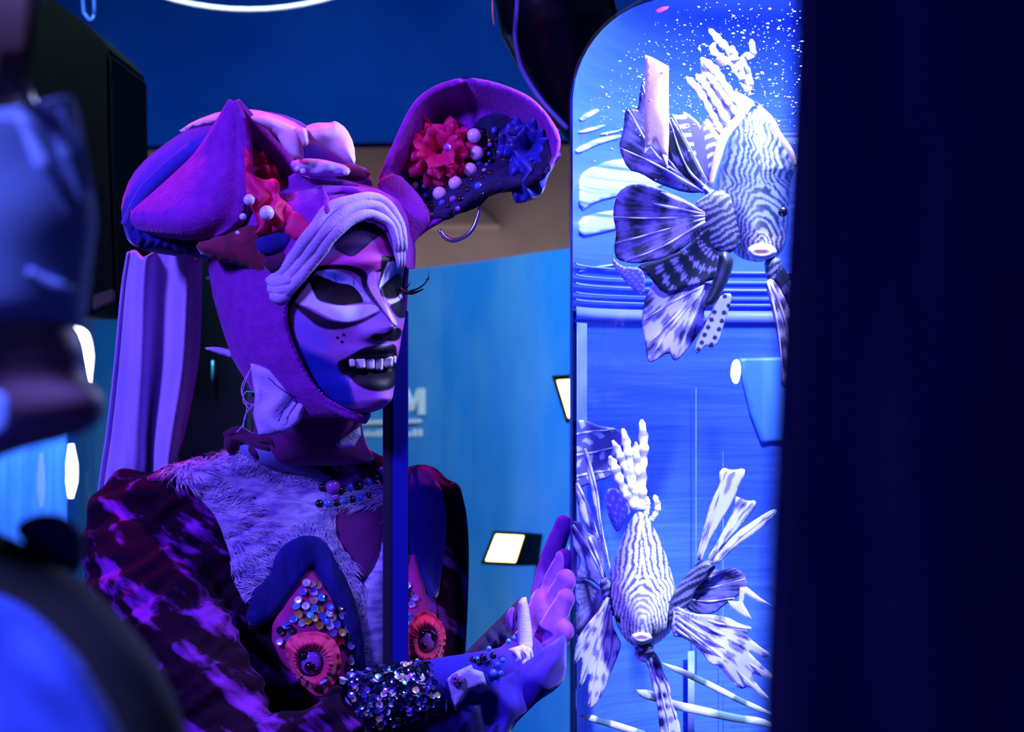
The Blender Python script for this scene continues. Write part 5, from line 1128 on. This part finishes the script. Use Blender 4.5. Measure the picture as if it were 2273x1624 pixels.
for x, y, r, mm in [(890, 1310, 9, 'bead_blue'), (740, 1310, 8, 'bead_blue'), (1100, 1220, 10, 'bead_blue'), (1150, 1220, 7, 'bead_blue'), (1130, 1160, 6, 'bead_blue'), (1165, 1130, 7, 'bead_blue'), (1070, 1050, 6, 'sequin_5'), (990, 1120, 5, 'sequin_5'), (1060, 1140, 7, 'bead_dark'), (1030, 1110, 8, 'bead_dark'), (1100, 1100, 8, 'bead_dark'), (820, 1160, 6, 'pearl'), (790, 1170, 7, 'bead_violet'), (1205, 1000, 6, 'sequin_5'), (1240, 980, 6, 'bead_blue'), (1000, 1150, 8, 'bead_dark'), (960, 1130, 8, 'bead_dark')]:
    q = z7([(x, y)])[0]; ball('bead', q[0], q[1], 2.105, r, mm, lc)
pillow('ribbon_end', z7([(1185, 830), (1220, 760), (1250, 770), (1255, 900), (1240, 940), (1200, 900)]), 2.15, .004, .004, 'glove', person, 4)

# ------------------------------------------------------------------ slim post between face and chest
post = empty('post', (P(878, 0, 2.2).x, 2.2, 0), 'slim dark blue square post standing in front of the chest', 'post')
xa, xb, xc_ = P(850, 0, 2.2).x, P(872, 0, 2.2).x, P(906, 0, 2.2).x
obj('face_strip', box('face_strip', (xb, 2.192, 0), (xc_, 2.205, P(0, 690, 2.2).z), .001), 'post', post, smooth=False)
obj('side_strip', box('side_strip', (xa, 2.196, 0), (xb, 2.205, P(0, 760, 2.2).z), .001), 'post_dark', post, smooth=False)

# ------------------------------------------------------------------ masked visitor at the left edge
vis = empty('person', (P(-300, 0, .86).x, .86, 0), 'masked visitor in black jacket at the left edge, seen from the side', 'person')
YV = .86; kv = YV / F
CV = P(-300, 400, YV); ax_px = -300
prof = [(1130, 10), (1115, 60), (1090, 130), (1060, 200), (1030, 265), (1000, 330), (980, 420), (960, 495), (930, 525), (900, 532), (870, 522), (840, 490), (815, 482), (780, 486), (740, 470), (700, 455), (640, 470), (560, 470), (450, 480), (330, 420), (260, 360), (200, 330), (120, 340), (40, 352), (-60, 350), (-160, 310), (-240, 220), (-290, 80), (-300, 0)]
D2 = [(-(py_ - 400) * kv, d * kv) for py_, d in prof]
zb_, zt_ = D2[0][0], D2[-1][0]; zz = np.array([d[0] for d in D2])
def sc_tab(tab): return [(z, float(np.interp((z - zb_) / (zt_ - zb_) * .225 - .125, [t[0] for t in tab], [t[1] for t in tab]))) for z in zz]
W2 = sc_tab(HW); B2 = sc_tab(HB)
vl, _, _ = head_local(120, 140, D2, W2, B2, feat=False)
vw = head_frame(CV, math.radians(90))(vl.reshape(-1, 3))
vb = join([([tuple(v) for v in vw], grid_faces(140, 120, True)), tube_data([P(-420, 900, YV), P(-430, 1200, YV + .01), P(-440, 1450, YV + .01)], [.055, .055, .07], 24),
           loft([sect(1400, -440, 300, .06, YV, 32), sect(1600, -440, 480, .09, YV, 32), sect(2600, -440, 520, .10, YV, 32), sect(4200, -440, 600, .10, YV, 32), sect(9800, -440, 500, .10, YV, 32)])])
vbody = obj('body', mesh('body', *vb), 'skin', vis)
# hair falling at the temple
vo, VT, VZ = head_local(120, 140, D2, W2, B2, feat=False, off=lambda T, Z: .007 + .010 * sstep(1.2, 2.2, np.abs(T)))
vow = head_frame(CV, math.radians(90))(vo.reshape(-1, 3)); zr = (VZ.ravel() - zb_) / (zt_ - zb_)
line = .80 - .36 * sstep(.9, 2.0, np.abs(VT.ravel())) - .10 * sstep(2.2, 2.9, np.abs(VT.ravel()))
kp = zr > line; ix = -np.ones(len(vow), int); ix[kp] = np.arange(kp.sum())
hh = obj('hair', mesh('hair', vow[kp], [tuple(int(ix[i]) for i in f) for f in grid_faces(140, 120, True) if all(kp[i] for i in f)]), 'hair', vis)
realize(hh, [('SOLIDIFY', dict(thickness=.006, offset=-1))])
vbb = bvh_of(vbody)
def onv(px_, z_, side, lift):
    h = vbb.ray_cast(Vector(((px_ - CX) * kv, YV + side * .3, z_)), Vector((0, -side, 0)))
    return (h[0] if h[0] is not None else Vector(((px_ - CX) * kv, YV + side * .06, z_))) + Vector((0, side * lift, 0))
zpx = lambda y_: CAMZ + (CY - y_) * kv
for side in (-1, 1):
    c = onv(-330, zpx(420), side, .004)
    V, Fc = ellipsoid((0, 0, 0), (.015, .007, .031), 24, 16)
    V = [np.array(v) for v in V]
    V = [np.array([v[0] * (1.15 if v[2] > 0 else .85), v[1] + side * (.004 + .10 * abs(v[0]) - .3 * max(0, v[0]) * .5), v[2]]) + np.array(c) for v in V]
    obj('ear', mesh('ear', V, Fc), 'skin', vis)
    e = onv(-40, zpx(195), side, -.006); place('eye', sph_mesh('eye', .0115, 20, 14), 'teeth', e, vis)
    place('iris', sph_mesh('iris', .0058, 16, 10), 'bead_dark', e + Vector((.0055, side * .0045, 0)), vis)
    tubeobj('eyebrow', [np.array(onv(x_, zpx(y_), side, .0015)) for x_, y_ in ((-70, 130), (-30, 112), (15, 122))], [.0015, .003, .0015], 'hair', vis, 8)
    for ya, yb in ((320, 330), (640, 560)):
        tubeobj('mask_strap', [np.array(onv(x_, zpx(y_), side, .0025)) for x_, y_ in ((-60, ya + 30), (-160, (ya * 2 + yb) / 3 + 20), (-250, (ya + 2 * yb) / 3), (-318, yb))], .0016, 'mask', vis, 8)
for k in range(7):
    x = 8 + k * 8; tubeobj('hair_strand', [P(x - 30, -260, YV - .03), P(x, -60, YV - .045), P(x - 4, 90, YV - .045), P(x - 16 - k, 215, YV - .035)], [.004, .005, .004, .0015], 'hair', hh, 7)
# cloth mask over nose and mouth
rowsm = [(228, 20, 160), (240, 10, 168), (300, 0, 182), (360, 0, 192), (420, 0, 203), (490, 0, 214), (540, 0, 206), (600, 0, 197), (660, 0, 193), (705, 0, 185), (725, 0, 158)]
V = []; NA = 41
for py_, x0_, xf in rowsm:
    fr_ = (xf + 300) * kv
    for j in range(NA):
        a = -1.45 + 2.9 * j / (NA - 1); wd = .086 + .003 * math.sin(py_ * .01)
        fold = .0028 * math.sin(py_ * .06 + abs(a) * 5) * math.cos(a) ** .5 if abs(a) < 1.5 else 0
        tent = (math.cos(a) ** (1.5)); V.append((CV.x + fr_ * tent + fold * 0 + .0, YV + wd * math.sin(a) * (1 - .15 * tent) + 0, CAMZ + (CY - py_) / F * YV + fold - .010 * abs(math.sin(a)) * (py_ < 300)))
mk = obj('cloth_mask', mesh('cloth_mask', V, grid_faces(len(rowsm), NA)), 'mask', vis); realize(mk, [('SUBSURF', dict(levels=2)), ('SOLIDIFY', dict(thickness=.0016, offset=1))])
mkb = bvh_of(mk)
for pts in ([(40, 260), (90, 360), (150, 480)], [(90, 250), (140, 340), (180, 450)], [(130, 245), (165, 330), (195, 420)], [(60, 600), (120, 640), (180, 650)]):
    tubeobj('mask_pleat', [np.array(on(mkb, q, -.0005, YV - .04)) for q in pts], [.0015, .004, .0015], 'mask', mk, 8)
pillow('ear_loop_tab', [(-40, 860), (10, 870), (28, 900), (28, 950), (5, 975), (-40, 985)], YV - .075, .004, .004, 'mask', vis, 8)
# black jacket and blue sleeve
jk = obj('jacket', mesh('jacket', *join([tube_data(smooth_path([P(-700, 1360, YV), P(-330, 1350, YV + .005), P(-70, 1420, YV + .01), P(90, 1540, YV + .01), P(175, 1700, YV + .01), P(190, 2000, YV + .01), P(190, 2600, YV + .01)], 28), [.045, .045, .043, .043, .044, .045, .045], 20),
                                          ellipsoid(P(-440, 1700, YV + .02), (.12, .10, .075)), loft([sect(1480, -440, 330, .085, YV + .01, 32), sect(1600, -440, 500, .118, YV + .015, 32), sect(1700, -440, 580, .124, YV + .02, 32), sect(2600, -440, 640, .13, YV + .02, 32), sect(4400, -440, 700, .135, YV + .02, 32)])])), 'jacket_black', vis)
realize(jk, [('REMESH', dict(mode='VOXEL', voxel_size=.006)), ('SMOOTH', dict(factor=.5, iterations=6))])
pillow('jacket_collar', [(30, 1165), (80, 1140), (130, 1140), (165, 1158), (188, 1190), (190, 1240), (170, 1275), (120, 1270), (60, 1220)], YV + .03, .010, .012, 'collar_blue', vis, 9)
pillow('sleeve', [(-120, 1290), (0, 1318), (70, 1352), (130, 1405), (185, 1465), (225, 1530), (260, 1590), (290, 1660), (310, 1800), (-120, 1800)], YV - .055, .028, .03, 'shirt_blue', vis, 16, 120, wob=.004, wobs=.02)

# ------------------------------------------------------------------ dark curtain, right foreground
V = []; YC = .55; nx, nz_ = 120, 40
for i in range(nz_):
    z = .02 + 3.14 * i / (nz_ - 1); pyz = CY - (z - CAMZ) / YC * F
    xl = 1735 + (812 - max(-200, min(1900, pyz))) * .045 + 12 * math.sin(pyz * .004)
    for j in range(nx):
        u = j / (nx - 1); x = P(xl, 0, YC).x + u * .55
        V.append((x, YC + .016 * math.sin(u * 46 + .8 * math.sin(z * 3)) * min(1, u * 8 + .2) + .01 * math.sin(u * 17 + z), z))
cu = obj('curtain', mesh('curtain', V, grid_faces(nz_, nx)), 'curtain', None, label='dark navy curtain hanging in folds along the right edge', cat='curtain'); realize(cu, [('SOLIDIFY', dict(thickness=.004, offset=0))])
